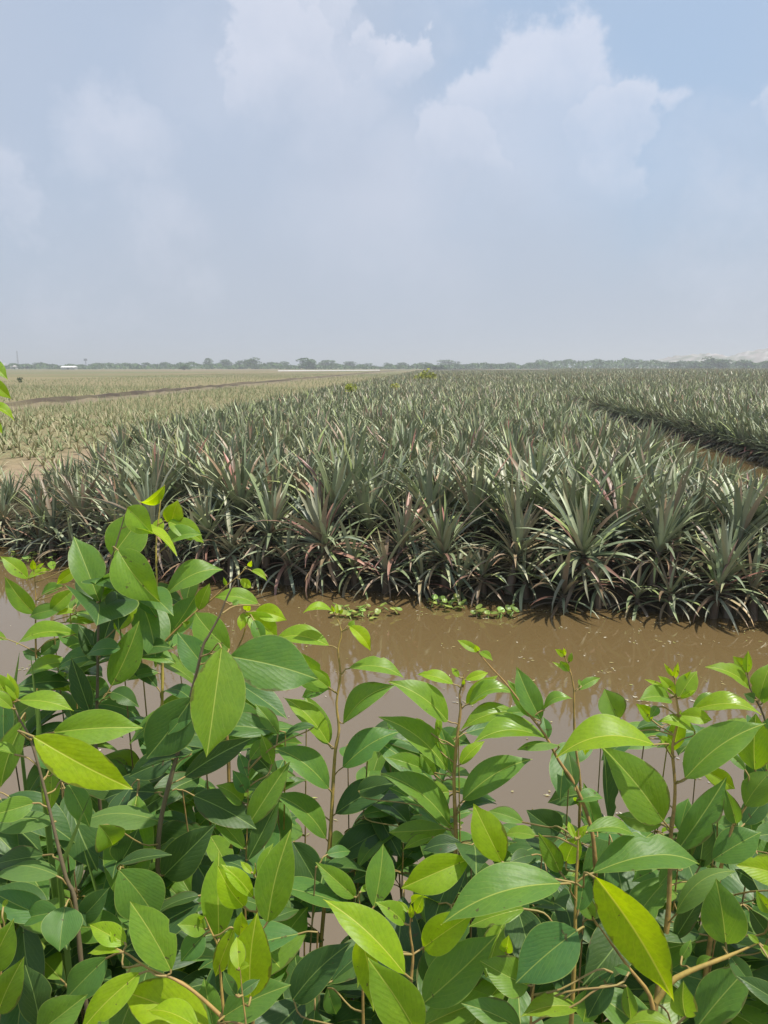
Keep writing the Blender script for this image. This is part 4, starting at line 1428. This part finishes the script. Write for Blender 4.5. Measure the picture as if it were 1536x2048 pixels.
# leaves: stem tile base(x y) tip(x y) roll bend tone width [d=depth change to the tip] [f=fold] [g=gloss] [u=underside] [z=depth offset]
LEAVES = """
S1 A 795 1055 590 530 8 .04 .22 .50 d.02
S1 A 895 690 1160 335 0 .03 .32 .78 z.06
S1 A 1015 300 1225 512 -15 .05 .55 .66 d-.02
S1 A 1045 450 1415 690 58 .15 .82 .42
S1 A 945 640 1285 1060 -12 .08 .5 .66 f32 z-.06
S1 A 885 850 945 965 0 .05 .1 1.3 d-.07 f40
S1 A 780 1060 600 860 0 .03 0 .55 z.05
S1 A 775 1070 775 1245 5 .12 .1 1.25 d-.09 f35
S1 A 965 1430 690 1480 35 .1 .14 .62 z-.03
S1 A 780 1540 625 1235 10 .02 0 .5 z.04
S1 A 800 1500 915 1120 10 .02 0 .42 z.04
S1 B 720 500 570 55 -10 .02 0 .36 z-.02
S1 A 915 1280 1108 1040 10 .06 .66 .46
S1 B 890 290 1115 -235 -8 .03 .42 .44 f22
S1 B 890 335 1115 460 20 .2 .1 .60
S1 B 900 360 745 390 40 .12 .2 .8
S2 Z 330 970 272 998 -45 .25 .88 .45
S2 Z 342 1048 356 1000 0 .05 .62 .85
S2 Z 336 1042 408 1086 20 .12 .6 .55
S2 Z 330 1094 405 1070 40 .22 .35 .6
S2 Z 332 1189 446 1139 42 .20 .35 .55 d.02
S2 A 1250 500 1290 385 10 .05 .66 .8 z.03
S2 A 1245 1170 1040 835 -22 .08 .15 .42 z-.03
S2 A 1120 985 985 985 35 .1 .4 .5
S2 Z 340 1269 392 1190 10 .04 .25 .62
S2 Z 372 1205 395 1130 5 .04 .12 .5 z.05
S2 Z 308 1300 285 1235 10 .05 .15 .55
S2 B 1260 300 1010 100 20 .08 .05 .42
S2 B 1270 180 1010 250 40 .1 .3 .4
S2b D 570 165 695 248 30 .2 .62 .42
S2b D 480 235 572 300 10 .1 .75 .66
S2b D 548 130 575 85 0 .05 .85 .45
S2b D 370 285 348 215 0 .03 .35 .32
S2b D 150 480 238 265 10 .04 .4 .5
S2b D 20 580 60 600 0 .2 .6 .7
S3 D 335 775 212 1660 -22 .04 .40 .56 f26 z-.05 d-.03
S3 D 395 850 1105 1035 8 .05 .18 .62 f16 d.03
S3 D 400 800 118 495 -10 .08 .45 .62 f22 z.05
S3 B 1545 375 1172 868 -4 .03 .12 .64 f20
S3 D 245 1000 -25 655 8 .05 .2 .58 z.05
S3 D 630 432 280 380 40 .17 .5 .5 z.10
S3 D 120 1230 -100 1480 10 .05 .15 .5
S3 B 1285 1375 615 1402 38 .17 .3 .42 u
S3 B 1540 825 1120 940 58 .06 0 .36
S3 B 1385 870 1030 1012 0 .06 0 .62 z.06
S3 B 1250 1140 830 1200 20 .1 0 .55 z.06
S3 D 410 440 475 400 0 .1 .4 .6
S3 D 90 1210 215 1080 10 .03 .2 .5
S3 E 30 700 582 382 0 .03 0 .33 z.04
S3 C 1310 350 1725 -65 0 .03 0 .52
S3 C 955 255 1375 183 42 .06 0 .34 z-.08
S3 C 960 250 1105 -30 0 .03 0 .75 z-.02
S3 C 950 300 1258 705 -5 .04 .3 .74 f12 z-.1
S3 B 790 1400 900 1560 0 .12 .32 .95 z-.1
S19 D 515 505 782 715 8 .08 .72 .62
S19 D 600 490 852 562 15 .12 .82 .62
S19 D 505 500 485 645 10 .06 .75 .55
S19 D 590 560 665 775 0 .06 .32 .55 z-.05
S19 D 520 480 560 420 0 .05 .7 .5
S4 D 1355 608 1522 806 22 .16 .86 .52
S4 D 1350 625 1395 560 0 .08 .5 .7
S4 D 1220 490 983 506 52 .2 .82 .48
S4 D 1258 520 1252 428 0 .05 .8 .35
S4 D 1275 515 1306 470 0 .05 .75 .5
S4 D 1230 500 1210 440 0 .05 .9 .35
S4 D 1195 765 738 742 42 .2 .66 .46
S4 D 1205 1112 845 785 -18 .08 .4 .52
S4 D 1190 1100 1000 940 10 .08 .55 .45 z-.03
S4 D 1190 1110 975 1180 20 .1 .3 .45 z.02
S4 D 1350 945 1790 1022 48 .17 .5 .42
S4 D 1305 1390 1722 1082 34 .15 .28 .48
S4 E 1190 430 825 60 38 .15 .55 .44
S4 E 1190 440 990 30 10 .08 .35 .4 z.04
S4 E 1192 790 738 466 32 .17 .3 .50
S4 E 1170 1190 735 830 32 .15 .3 .46
S4 E 1180 780 1080 690 30 .2 .3 .5
S4 E 1300 620 1770 330 32 .15 .22 .52
S4 E 1240 990 1722 752 32 .14 .04 .52
S4 E 1230 1360 1700 1105 28 .13 .08 .52
S4 F 900 80 1120 465 -8 .04 .04 .66 z-.08
S4 F 1150 870 848 838 30 .12 .1 .45
S4 F 790 590 1050 690 30 .1 .05 .45
S4 E 660 1160 1000 1002 38 .12 .1 .36 z.08
S4 E 740 830 1030 722 40 .14 .08 .38 z.1
S5 G 710 475 418 398 45 .13 .75 .46
S5 G 755 420 694 344 0 .06 .8 .4
S5 G 800 440 985 383 22 .12 .75 .45
S5 G 785 480 790 430 0 .05 .8 .4
S5 G 810 640 1062 403 12 .08 .65 .42 z.04
S5 G 665 772 185 453 38 .15 .45 .46
S5 G 665 1166 105 735 42 .14 .4 .42
S5 G 830 632 1205 556 48 .24 .4 .52 g1
S5 G 1195 692 765 845 40 .17 .45 .47 g1
S5 G 700 1190 600 800 0 .06 .2 .4 z.04
S5 G 575 900 590 700 0 .05 .6 .32
S5 G 530 870 408 742 10 .05 .85 .36
S5 G 600 1010 520 905 10 .05 .9 .32
S5 G 760 1120 960 930 25 .1 .7 .42 z.03
S5 H 680 605 126 185 38 .13 .3 .44
S5 H 600 600 170 295 40 .12 .22 .4 z.05
S5 H 780 402 1342 72 32 .11 .3 .44
S5 H 750 490 1055 434 48 .12 .08 .42
S5 H 840 400 1050 410 30 .1 .1 .5 z.06
S5 H 660 632 190 660 12 .08 .5 .42 u z.02
S5 H 545 692 303 802 32 .1 .5 .42
S5 H 835 872 288 1107 -6 .05 .78 .52 z-.16
S5 H 520 172 162 58 25 .1 .3 .42 g1 z.06
S5 H -20 520 348 490 32 .1 .15 .4 z.08
S5 H -60 330 260 260 20 .1 .02 .55 z.06
S5 H 560 200 440 30 0 .05 .35 .5 z.05
S6 G 1460 916 868 945 52 .17 .55 .52 g1
S6 N 830 1262 325 1320 46 .12 .42 .36 u
S6 G 1410 762 1212 333 12 .04 .25 .44 f32
S6 G 1395 740 1140 440 -15 .04 .35 .42 z.03
S6 G 905 215 738 120 12 .08 .62 .4
S6 G 915 215 1022 285 20 .1 .6 .38
S6 G 905 210 880 155 0 .05 .6 .3
S6 N 690 1190 640 920 0 .04 .2 .55 z.03
S6 G 1300 690 1100 720 20 .1 .3 .5 z.05
S6 N 640 840 992 708 40 .28 .4 .5 g1
S6 K 0 410 225 390 35 .15 .3 .6
S6 K 170 640 60 260 0 .04 .2 .42 z.04
S6 J -10 1180 -60 900 10 .05 .1 .5
S6 H 1560 660 1290 480 0 .05 0 .75 z.02
S7 N 950 375 838 250 0 .05 .45 .6
S7 N 940 370 745 262 20 .05 .7 .22
S7 N 885 190 778 108 10 .1 .7 .42
S7 N 950 265 982 148 0 .05 .4 .5
S7 N 895 190 880 90 0 .05 .8 .25
S7 N 1050 600 1325 455 12 .06 .35 .36
S7 N 1100 560 1065 470 0 .05 .4 .35
S7 N 910 170 905 100 0 .05 .8 .3
S8 J 750 466 505 480 22 .1 .45 .62
S8 J 605 640 480 508 10 .06 .7 .5 z.03
S8 J 650 530 590 620 0 .06 .3 .45
S8 J 340 640 228 390 6 .04 .3 .95 z.04
S8 J 625 836 -160 948 44 .2 .76 .50 z-.06
S8 J 700 1450 193 838 14 .06 .35 .50 f28 z-.03
S8 J 255 1490 215 850 55 .03 0 .30 z.03
S8 J 870 1110 1518 667 26 .09 .35 .46 z-.03
S8 J 930 560 1482 598 45 .22 .62 .46 g1
S8 J 930 560 1205 495 38 .22 .3 .55 g1 z.02
S8 J 830 600 1088 640 15 .1 .66 .6
S8 J 960 735 655 652 42 .15 .66 .46
S8 J 820 470 968 248 5 .05 .52 .62
S8 J 795 440 655 285 10 .05 .7 .42
S8 J 778 290 704 186 0 .08 .8 .3
S8 J 788 315 816 178 0 .05 1 .3
S8 J 720 380 548 314 20 .06 .85 .22
S8 J 850 340 925 243 10 .05 .75 .25
S8 J 830 465 955 400 15 .06 .8 .3
S8 J 770 890 840 560 0 .05 .6 .4 z.06
S8 J 760 900 640 760 25 .1 .6 .42 z.03
S8 J 990 1020 1272 1192 0 .08 .56 .5 z.04
S8 K 815 800 1205 212 -14 .03 .15 .36 f34 g1
S8 K 830 655 900 385 0 .05 .2 .66 z.02
S8 K 690 595 320 520 16 .06 .42 .46 u z.02
S8 K 620 400 425 350 20 .1 .25 .6 z.06 g1
S8 K 680 590 420 440 30 .1 .05 .4 z.05
S8 K 800 1310 1272 968 40 .22 .3 .42 u z-.05
S8 K 990 940 1065 498 0 .03 0 .46 z.05
S8 K 880 880 900 560 0 .03 .05 .4 z.06
S8 M 795 850 1032 480 10 .03 0 .32
S8 M 660 290 445 400 20 .1 .3 .55 z.06
S13 M 140 700 -10 420 0 .05 .3 .5 z.05
S14 M 1200 900 1118 365 -5 .04 .3 .62 f16 z.04
S14 M 840 1010 920 860 0 .06 .35 .5 z.04
S14 M 960 1100 1092 1000 52 .1 .35 .5 z.03
S14 M 1465 890 1368 814 10 .06 .6 .5
S14 M 1470 900 1600 1040 10 .06 .66 .55
S14 M 1210 960 1420 1240 10 .05 .1 .5 z.06
S14 M 960 1570 1400 1065 10 .04 .18 .5 z.08
S14 M 1700 1400 1282 1150 20 .06 .04 .42 z-.05
S9 J 1385 382 1032 214 38 .15 .52 .44
S9 J 1370 258 1255 130 0 .05 .5 .62
S9 J 1372 262 1376 84 0 .04 .42 .36
S9 J 1465 476 1565 178 0 .08 .46 .66
S9 J 1490 510 1545 350 0 .05 .3 .5
S9 J 1430 1042 1440 588 0 .04 .3 .58 z-.06
S9 J 1520 1040 1560 600 0 .04 .25 .58 z-.04
S9 J 1430 480 1340 430 10 .08 .1 .6
S20 J 1350 1330 1570 1045 12 .08 .4 .7 u
S20 J 1360 1045 1183 880 15 .06 .28 .38
S20 J 1280 1470 1195 1190 0 .05 .2 .46
S20 J 1340 1480 1540 1240 12 .06 .05 .6 z.03
S20 K 1090 882 1482 655 8 .06 .2 .62
S20 K 1440 730 1370 640 10 .06 .6 .5
S20 K 1700 1035 1275 922 12 .06 .76 .56 z-.14
S20 K 1500 1110 1265 950 0 .06 0 .5
S20 K 1560 1300 1440 1120 0 .05 .6 .5 z-.1
S20 K 1550 1500 1380 1260 0 .05 .02 .5 z-.04
S10 B 150 402 588 486 36 .14 .6 .46
S10 B 265 690 1062 1112 -10 .03 .9 .38 f20 z-.10
S10 B 420 660 1145 622 12 .09 .5 .44 z.02
S10 B 100 460 -70 165 0 .06 .6 .5
S10 B 140 400 60 185 0 .05 .72 .42
S10 B 100 470 -110 330 20 .1 .55 .5
S10 B 200 545 5 1100 14 .05 .3 .36 z.06
S10 B 130 838 -160 800 55 .1 .5 .5
S10 B 412 950 275 770 0 .06 .2 .62 z.04
S10 B 410 960 385 1310 0 .06 .4 .42 z.03
S10 B 275 1222 -110 1335 8 .08 .4 .56 f20
S10 B 450 1370 -70 1425 42 .1 .25 .46 u
S10 B 540 1060 720 1420 0 .06 .25 .5 z.05
S10 C 460 350 -45 352 46 .15 .25 .46 u
S10 C 355 185 -70 270 28 .08 .04 .46 z.03
S10 C 390 690 -65 480 12 .06 .15 .46
S10 C 610 540 700 760 0 .08 .1 .6 z.05
S10 C 520 595 477 960 0 .05 .15 1.0 f30 z-.05 d-.03
S10 C 470 640 180 705 20 .06 .15 .5 z-.02
S10 C 640 700 880 440 10 .06 .1 .5 z.05
S11 F 725 1900 1000 1700 0 .05 .1 .4 z.1
S11 I 325 1142 -332 540 28 .11 .82 .38 z-.03
S11 I 465 926 885 640 6 .06 .86 .52
S11 I 318 735 80 560 22 .12 .6 .5
S11 I 350 645 258 550 10 .06 .75 .36
S11 I 372 690 365 575 0 .04 .8 .3
S11 I 405 650 470 500 10 .05 .7 .42
S11 I 465 1375 1063 818 8 .05 .3 .47
S11 I 430 1640 22 1008 -8 .05 .56 .48 z-.06
S11 I 440 1565 1060 1320 18 .1 .4 .42
S11 F 1445 850 1550 1440 -25 -.10 .7 .40
S11 I 60 860 -60 1250 0 .05 .4 .3 z.05
S12 I 1568 410 606 748 34 .14 .36 .44 z-.03 d-.02
S12 I 1700 785 1203 1212 0 .04 .14 .64 f18 z-.06
S12 K 80 655 472 690 46 .15 .35 .45
S12 K 130 985 984 916 44 .17 .25 .48
S12 K 150 1012 780 2006 -14 -.03 .8 .33 f18 z-.07
S12 K -10 720 95 600 8 .05 1 .4
S12 K -5 710 -60 570 0 .04 1 .35
S12 I 1280 610 826 760 20 .1 .42 .40 g1
S12 K -80 900 30 680 0 .05 .4 .6 z.04
S12 K 20 1290 70 960 0 .04 .15 .6
S12 H 1100 905 867 428 -6 .04 .72 .56 f20 z.02
S12 H 1370 690 1110 685 40 .12 .5 .55 z.06
S12 H 1560 980 1385 660 0 .04 .3 .42 f28 z.04
S12 H 1270 580 980 490 30 .1 .3 .5 z.1
S15 F 210 782 -22 742 8 .05 .46 .72
S15 F 150 705 200 675 0 .05 .5 .4
S15 F 200 820 5 1040 0 .05 .2 .8
S15 F 312 865 312 153 4 .03 .6 .42 f10 z.02
S15 F 300 1000 0 1030 40 .1 .25 .5 z.03
S15 F 435 760 284 1160 10 .05 .72 .34
S15 F 480 835 490 638 0 .05 .85 .52
S15 F 270 1570 192 1168 0 .04 .3 .56
S18 F 515 602 298 268 -8 .05 .8 .50 f22
S18 F 590 525 328 258 18 .1 .75 .36
S18 F 700 728 886 -22 -6 .03 .45 .40 f24
S18 F 628 362 746 88 0 .04 .45 .44
S18 F 580 335 483 234 12 .06 .95 .42
S18 F 590 350 600 280 0 .05 .8 .3
S21 F 470 1105 453 838 0 .06 .75 .54
S21 F 480 1090 560 1070 20 .1 .9 .5
S21 F 450 1312 346 1112 0 .04 .12 .46
S21 F 455 1312 642 1178 0 .04 .12 .46
S21 F 565 1332 616 643 -4 .03 .7 .46 f12 z.03
S21 F 340 1482 888 1222 12 .06 .25 .52 z.06
S16 C 1125 1122 638 1605 4 .06 .76 .42
S16 C 1372 1112 1038 552 -6 .03 .5 .52 f22 g1
S16 C 1010 892 714 738 8 .06 .85 .54
S16 C 960 962 704 976 45 .1 .7 .5
S16 C 940 940 882 790 0 .05 .9 .26
S16 F 235 1565 -485 1265 8 .06 .9 .52
S16 F 150 1570 -260 1430 36 .1 .86 .5 z-.03
S16 C 860 1000 528 1335 0 .06 .2 .6 z.08
S16 C 300 1610 700 1298 8 .06 .3 .6 z-.03
S22 H 72 1262 146 748 -4 .03 .36 .52
S22 F 1400 525 1083 240 6 .06 .42 .40
S22 F 1440 480 1530 430 10 .05 .6 .4
S22 F 900 1345 1375 878 8 .05 .05 .46 z.02
S22 F 1180 1240 1250 1460 0 .05 .2 .5 z.05
S23 E 545 1085 882 568 4 .04 .3 .36
S23 E 540 1365 800 858 8 .04 .05 .32
S23 E 515 1272 188 938 20 .1 .36 .36
S23 E 540 700 470 500 10 .05 .2 .5
S23 E 790 360 598 108 12 .06 .25 .42
S23 E 1080 290 828 372 45 .1 .1 .38
S23 E 740 600 650 350 0 .05 .3 .42
S23 E 560 560 700 380 10 .05 .2 .5
S23 E 530 820 420 640 0 .06 .15 .6
S23 E 500 900 290 760 20 .1 .3 .6
S17 A 275 1150 36 848 -12 .05 .42 .42 f20
S17 A 225 872 2 692 25 .1 .6 .52 f25
S17 A 408 808 212 884 50 .15 .75 .46
S17 A 270 800 264 714 0 .04 .9 .5
S17 A 290 790 352 744 10 .05 .85 .4
S17 A 425 800 408 728 0 .04 .6 .5
S17 A 640 765 453 914 8 .06 .66 .42
S17 A 585 960 395 1135 6 .05 .5 .56
S17 A 515 930 328 1000 25 .1 .3 .46
S17 A 625 1140 445 1162 45 .12 .62 .42
S17 A 500 1110 235 1175 20 .1 .2 .5
S17 A 610 1312 132 1396 44 .15 .62 .46 g1 z-.06
S17 B 560 95 195 212 40 .15 .5 .48 g1 z-.06
S17 B 330 200 582 332 10 .06 .45 .44
S17 A 480 1345 318 1482 0 .05 .1 .66
S17 B 330 60 180 10 10 .1 .1 .7
S17 A -120 1300 62 1362 20 .1 .5 .5
S25 C -80 1110 112 696 2 .04 .4 .56
S25 C -20 1450 192 998 0 .04 .35 .46
S25 C 20 610 60 540 0 .05 .7 .3
S25 C -30 620 45 730 0 .05 .3 .5
S25 C 320 1560 200 1060 0 .04 .02 .5 z.06
S26 I 1310 1230 918 1030 8 .08 .36 .72
S26 I 1250 1580 762 1368 14 .08 .2 .46
S26 I 1700 1400 1243 1482 30 .1 .5 .46
S26 I 1120 960 1150 820 0 .05 .5 .4
S26 M 300 1110 90 1490 0 .05 .1 .46
S26 M 130 1240 60 1520 0 .05 .25 .6
S26 M 440 1130 305 1080 10 .08 .2 .6
S26 M 400 1220 440 1500 0 .06 .3 .35 g1
S26 M 880 1480 860 1190 0 .05 .28 .5
S26 M 790 1560 380 1560 55 .15 .5 .5
S27 Z -30 722 16 760 20 .15 .5 .5
S27 Z -28 755 23 798 10 .1 .6 .5
S27 Z -25 808 29 842 40 .2 .7 .46
S27 Z -20 838 5 868 10 .1 .7 .5
"""

roots, stem_lines, branch_pts = {}, {}, {}
STEM_R = .0027
for nm, (sh, z, pts, th, yel, ground_) in STEMS.items():
    W3 = []
    n = len(pts)
    for i, (px, py) in enumerate(pts):
        W3.append(at(px, py, z + .0))
    if ground_:
        last = W3[-1]
        prev = W3[-2]
        dirn = (last - prev).normalized()
        gy = last.y + .04
        gz = near_h(gy) - .05
        if last.z > gz + .03:
            mid = last + Vector((dirn.x * .05, .02, -(last.z - gz) * .5))
            W3.append(last.lerp(mid, .06) + dirn * .012)
            W3.append(last.lerp(mid, .3) + dirn * .02)
            W3.append(mid)
            W3.append(Vector((mid.x + dirn.x * .02, gy, gz)))
    line = smooth_line(W3, 3)
    stem_lines[nm] = line
    if sh not in roots:
        b = W3[-1]
        g = empty('sapling', (b.x, b.y, near_h(b.y) - .02))
        tag(g, SHRUBS[sh], 'sapling', 'leafy saplings along the near bank')
        roots[sh] = g
    root = roots[sh]
    m = len(line)
    rad = [STEM_R * th * (0.28 + 0.85 * min(1, (i / m) * 1.6)) * (1 + (.18 if i % 7 == 3 else 0)) for i in range(m)]
    V, Q = tube([p - root.location for p in line], rad, 8)
    o = link('stem' if ground_ else 'branch', mesh_np('stem', np.array([tuple(v) for v in V]), Q, M_STEM), root)
    o.color = (1.0 if nm in ('S1', 'S3', 'S10', 'S9') else .25, 0, yel, 1)


def cam_normal(base, ax, roll):
    c = (base + ax * .05)
    tocam = (CAM - c).normalized()
    a2 = (ax - tocam * ax.dot(tocam))
    if a2.length < 1e-5:
        a2 = UP
    a2.normalize()
    p = tocam.cross(a2)
    if p.dot(UP) < 0:
        p = -p
    return tocam * math.cos(roll) + p * math.sin(roll)


lid = 0
for ln in LEAVES.strip().splitlines():
    f = ln.split()
    st, tl = f[0], f[1]
    bx, by, tx, ty, roll, bend, tone, wd = [float(v) for v in f[2:10]]
    dz = zo = 0.0
    fold, gloss, under = None, 0.25, False
    for e in f[10:]:
        if e[0] == 'd':
            dz = float(e[1:])
        elif e[0] == 'z':
            zo = float(e[1:])
        elif e[0] == 'f':
            fold = R(float(e[1:]))
        elif e[0] == 'g':
            gloss = 1.0
        elif e[0] == 'u':
            under = True
    ox, oy, sc_ = TILE[tl]
    bp = (ox + bx / sc_, oy + by / sc_)
    tp = (ox + tx / sc_, oy + ty / sc_)
    sh, z, pts = STEMS[st][:3]
    lr = random.Random(lid * 7 + 1)
    # nearest point of the stem, in the picture
    best, bd = None, 1e9
    for p in stem_lines[st]:
        q = project(p)
        if q is None:
            continue
        d = math.hypot(q[0] - bp[0], q[1] - bp[1])
        if d < bd:
            bd, best = d, p
    zb = project(best)[2]
    if bd > 14:      # the petiole rises from a little lower on the stem
        lo = [p for p in stem_lines[st] if project(p)[1] > bp[1] + bd * .25]
        if lo:
            best = min(lo, key=lambda p: math.hypot(project(p)[0] - bp[0], project(p)[1] - bp[1]))
            zb = project(best)[2]
    base = at(bp[0], bp[1], zb + zo + lr.uniform(-.006, .006))
    if dz == 0:
        dz = lr.uniform(-.02, .02)
    tip = at(tp[0], tp[1], zb + zo + dz)
    nrm = cam_normal(base, (tip - base).normalized(), R(roll))
    if fold is None:
        fold = R(lr.uniform(24, 44))
    L = (tip - base).length
    if L < .03:
        fold = R(25)
    if under:
        nrm = -nrm
        bend = -bend
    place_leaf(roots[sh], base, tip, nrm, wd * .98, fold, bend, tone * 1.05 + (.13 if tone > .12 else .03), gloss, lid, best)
    lid += 1
print('traced leaves', lid)

# ------------------------------------------------------------------ darker saplings that fill the thicket behind and below
GAPS = [(655, 1600, 70, 90), (1030, 1570, 75, 90), (1235, 1590, 45, 60), (1450, 1590, 60, 60), (455, 1545, 40, 45), (640, 1880, 60, 60),
        (1215, 2035, 45, 30), (1330, 1590, 60, 50), (800, 1790, 30, 30), (610, 1710, 40, 40), (1420, 1860, 30, 40)]
fr_ = random.Random(41)
FILL = [(x, dep) for dep in (.88, .99, 1.14, 1.32) for x in range(-390, 1990, 132)]
FILL2 = [(x, 1.2 + .1 * (k % 3)) for k, x in enumerate((20, 95, 150, 225, 275, 345, 400, 455, 520, 575, 625, 690, 735, 790, 850, 905, 1150, 1215, 1280, 1330, 1400, 1450, 1505, 1550))]
GAPS += [(50, 1275, 78, 95), (290, 1372, 30, 55), (255, 1335, 25, 35), (640, 1450, 38, 40), (420, 1330, 20, 30), (995, 1545, 45, 70), (700, 1440, 60, 40)]


def ceiling(x):
    return float(np.interp(x, (-100, 0, 90, 150, 300, 400, 480, 560, 640, 760, 900, 1040, 1180, 1300, 1420, 1536, 1700),
                           (1380, 1360, 1270, 1150, 1130, 1240, 1340, 1400, 1450, 1440, 1430, 1450, 1440, 1440, 1440, 1430, 1430)))


for i, (px0, dep) in enumerate(FILL + FILL2):
    mid_rank = i >= len(FILL)
    px0 += fr_.uniform(-55, 55) + (70 if dep == 1.1 else 0)
    dep += fr_.uniform(-.05, .05)
    ytop = (1770 if dep < .93 else 1660 if dep < 1.05 else 1610 if dep < 1.2 else 1560) + fr_.uniform(-20, 100)
    if px0 < 420:
        ytop -= 130
    if mid_rank:
        px0 = FILL2[i - len(FILL)][0] + fr_.uniform(-15, 15)
        ytop = ceiling(px0) + fr_.uniform(10, 60)
    topw = at(px0, ytop, dep)
    gy = topw.y + fr_.uniform(-.02, .12)
    gz = near_h(gy) - .04
    if topw.z < gz + .15:
        continue
    b = Vector((topw.x + fr_.uniform(-.05, .05), gy, gz))
    root = empty('sapling', (b.x, b.y, gz + .02))
    if mid_rank:
        tag(root, f'mid green sapling in the second rank of the thicket, {ORD[i - len(FILL)]} from the left', 'sapling', 'second rank of saplings')
    else:
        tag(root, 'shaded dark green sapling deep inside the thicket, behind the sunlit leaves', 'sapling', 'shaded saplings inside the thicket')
    line = smooth_line([topw, topw.lerp(b, .35) + Vector((fr_.uniform(-.02, .02), fr_.uniform(-.02, .02), 0)), topw.lerp(b, .7), b], 5)
    m = len(line)
    first = m
    ln_ = (topw - b).length
    nleaf = int(8 + ln_ / (.017 if mid_rank else .023))
    az = fr_.random() * 6.28
    for k in range(nleaf):
        t = (k + .3) / nleaf * .93
        pi_ = min(m - 1, int(t * m))
        p = line[pi_]
        az += math.pi + fr_.uniform(-.7, .7)
        el = R(fr_.uniform(-35, 40))
        d = Vector((math.cos(az) * math.cos(el), math.sin(az) * math.cos(el) * .8, math.sin(el))).normalized()
        base = p + d * fr_.uniform(.012, .022)
        L = fr_.uniform(.078, .118) * (.55 if k < 2 else 1)
        tip = base + d * L + Vector((0, 0, -fr_.uniform(.0, .04)))
        q = project(base.lerp(tip, .5))
        if q is None:
            continue
        bad = False
        for s_ in (.15, .5, .9):
            qq = project(base.lerp(tip, s_))
            if any(((qq[0] - gx) / rx) ** 2 + ((qq[1] - gy_) / ry) ** 2 < 1 for gx, gy_, rx, ry in GAPS):
                bad = True
        if mid_rank:
            if bad or any(project(v)[1] < ceiling(project(v)[0]) for v in (base, tip)):
                continue
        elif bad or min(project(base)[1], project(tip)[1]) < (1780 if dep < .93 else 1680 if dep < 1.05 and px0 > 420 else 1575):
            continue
        first = min(first, pi_)
        nrm = Vector((fr_.uniform(-.5, .5), fr_.uniform(-.8, .2), 1)).normalized()
        tone = fr_.uniform(.0, .2) if fr_.random() < .68 else fr_.uniform(.2, .62)  # mostly low tones, so the thicket's shade is partly in the leaf colour
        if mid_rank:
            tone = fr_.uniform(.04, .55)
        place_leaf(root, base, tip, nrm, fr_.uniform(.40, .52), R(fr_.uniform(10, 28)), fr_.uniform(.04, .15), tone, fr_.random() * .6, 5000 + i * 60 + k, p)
        lid += 1
    line = line[min(first, m - 4):]
    m = len(line)
    V, Q = tube([p - root.location for p in line], [.0010 + .0022 * k / m for k in range(m)], 7)
    o = link('stem', mesh_np('stem', np.array([tuple(v) for v in V]), Q, M_STEM), root)
    o.color = (fr_.uniform(.2, .9), 0, fr_.random() * .7, 1)
print('all shrub leaves', lid)

# the thicket goes on along the bank on both sides of the frame
OUT = [('S4', 1.45), ('S5', 1.25), ('S10', 1.75), ('S4', 2.05), ('S12', 1.05), ('S8', 1.75), ('S5', 2.2), ('S11', 1.25), ('S2', 2.15),
       ('S5', -1.3), ('S8', -1.75), ('S4', -1.5), ('S12', -1.35), ('S9', -2.3), ('S4', -1.95), ('S10', -1.15)]
for k, (sh, dx) in enumerate(OUT):
    src = roots[sh]
    o = src.copy()
    C.objects.link(o)
    o.location = src.location + Vector((dx, fr_.uniform(-.05, .12), fr_.uniform(-.06, .02)))
    o.rotation_euler = (0, 0, fr_.uniform(-.5, .5))
    q = [project(o.matrix_basis @ c.matrix_local.translation) for c in src.children]
    if any(v is not None and -20 < v[0] < 1556 and v[1] < 2070 for v in q):
        # would reach into the picture: push it farther along the bank
        o.location.x += .35 if dx > 0 else -.35
    o['label'] = 'leafy sapling on the near bank beyond the picture edge, ' + ('right hand side' if dx > 0 else 'left hand side')
    o['group'] = 'saplings of the thicket beyond the picture'
    for c in src.children:
        d = c.copy()
        C.objects.link(d)
        d.parent = o

# long grass blades standing among the saplings
for (bx, by, tx, ty, z, wd, lab) in ((29, 1372, 39, 1305, 1.05, .006, 'dark grass blade against the pale grey water, shorter of the pair'),
                                     (74, 1420, 61, 1308, 1.0, .006, 'long green grass blade rising beside the curled leaf'),
                                     (78, 1480, 77, 1395, .9, .009, 'flat pale green upright stalk below the rounded leaf'),
                                     (118, 1745, 180, 1590, .85, .008, 'dark grass blade slanting through the shaded thicket'),
                                     (196, 1790, 165, 1690, .9, .006, 'thin grass blade in the darkest part of the thicket')):
    b, t = at(bx, by, z), at(tx, ty, z)
    g = Vector((b.x, b.y + .02, near_h(b.y) - .02))
    o = empty('grass_blade', g)
    tag(o, lab, 'grass')
    pts = [g, g.lerp(b, .5), g.lerp(b, .9), b, b.lerp(t, .35), b.lerp(t, .7), t]
    V, Q = [], []
    for k, p in enumerate(pts):
        hw = wd * .5 * max(.06, 1 - (k / (len(pts) - 1)) ** 2.5)
        q = p - g
        V += [(q.x - hw, q.y, q.z), (q.x, q.y + hw * .5, q.z), (q.x + hw, q.y, q.z)]
    for k in range(len(pts) - 1):
        for j in (0, 1):
            Q.append((k * 3 + j, k * 3 + j + 1, k * 3 + j + 4, k * 3 + j + 3))
    link('leaf', mesh_np('leaf', np.array(V), Q, M_YOUNG, cols=np.tile((.14, .24, .04), (len(V), 1))), o)
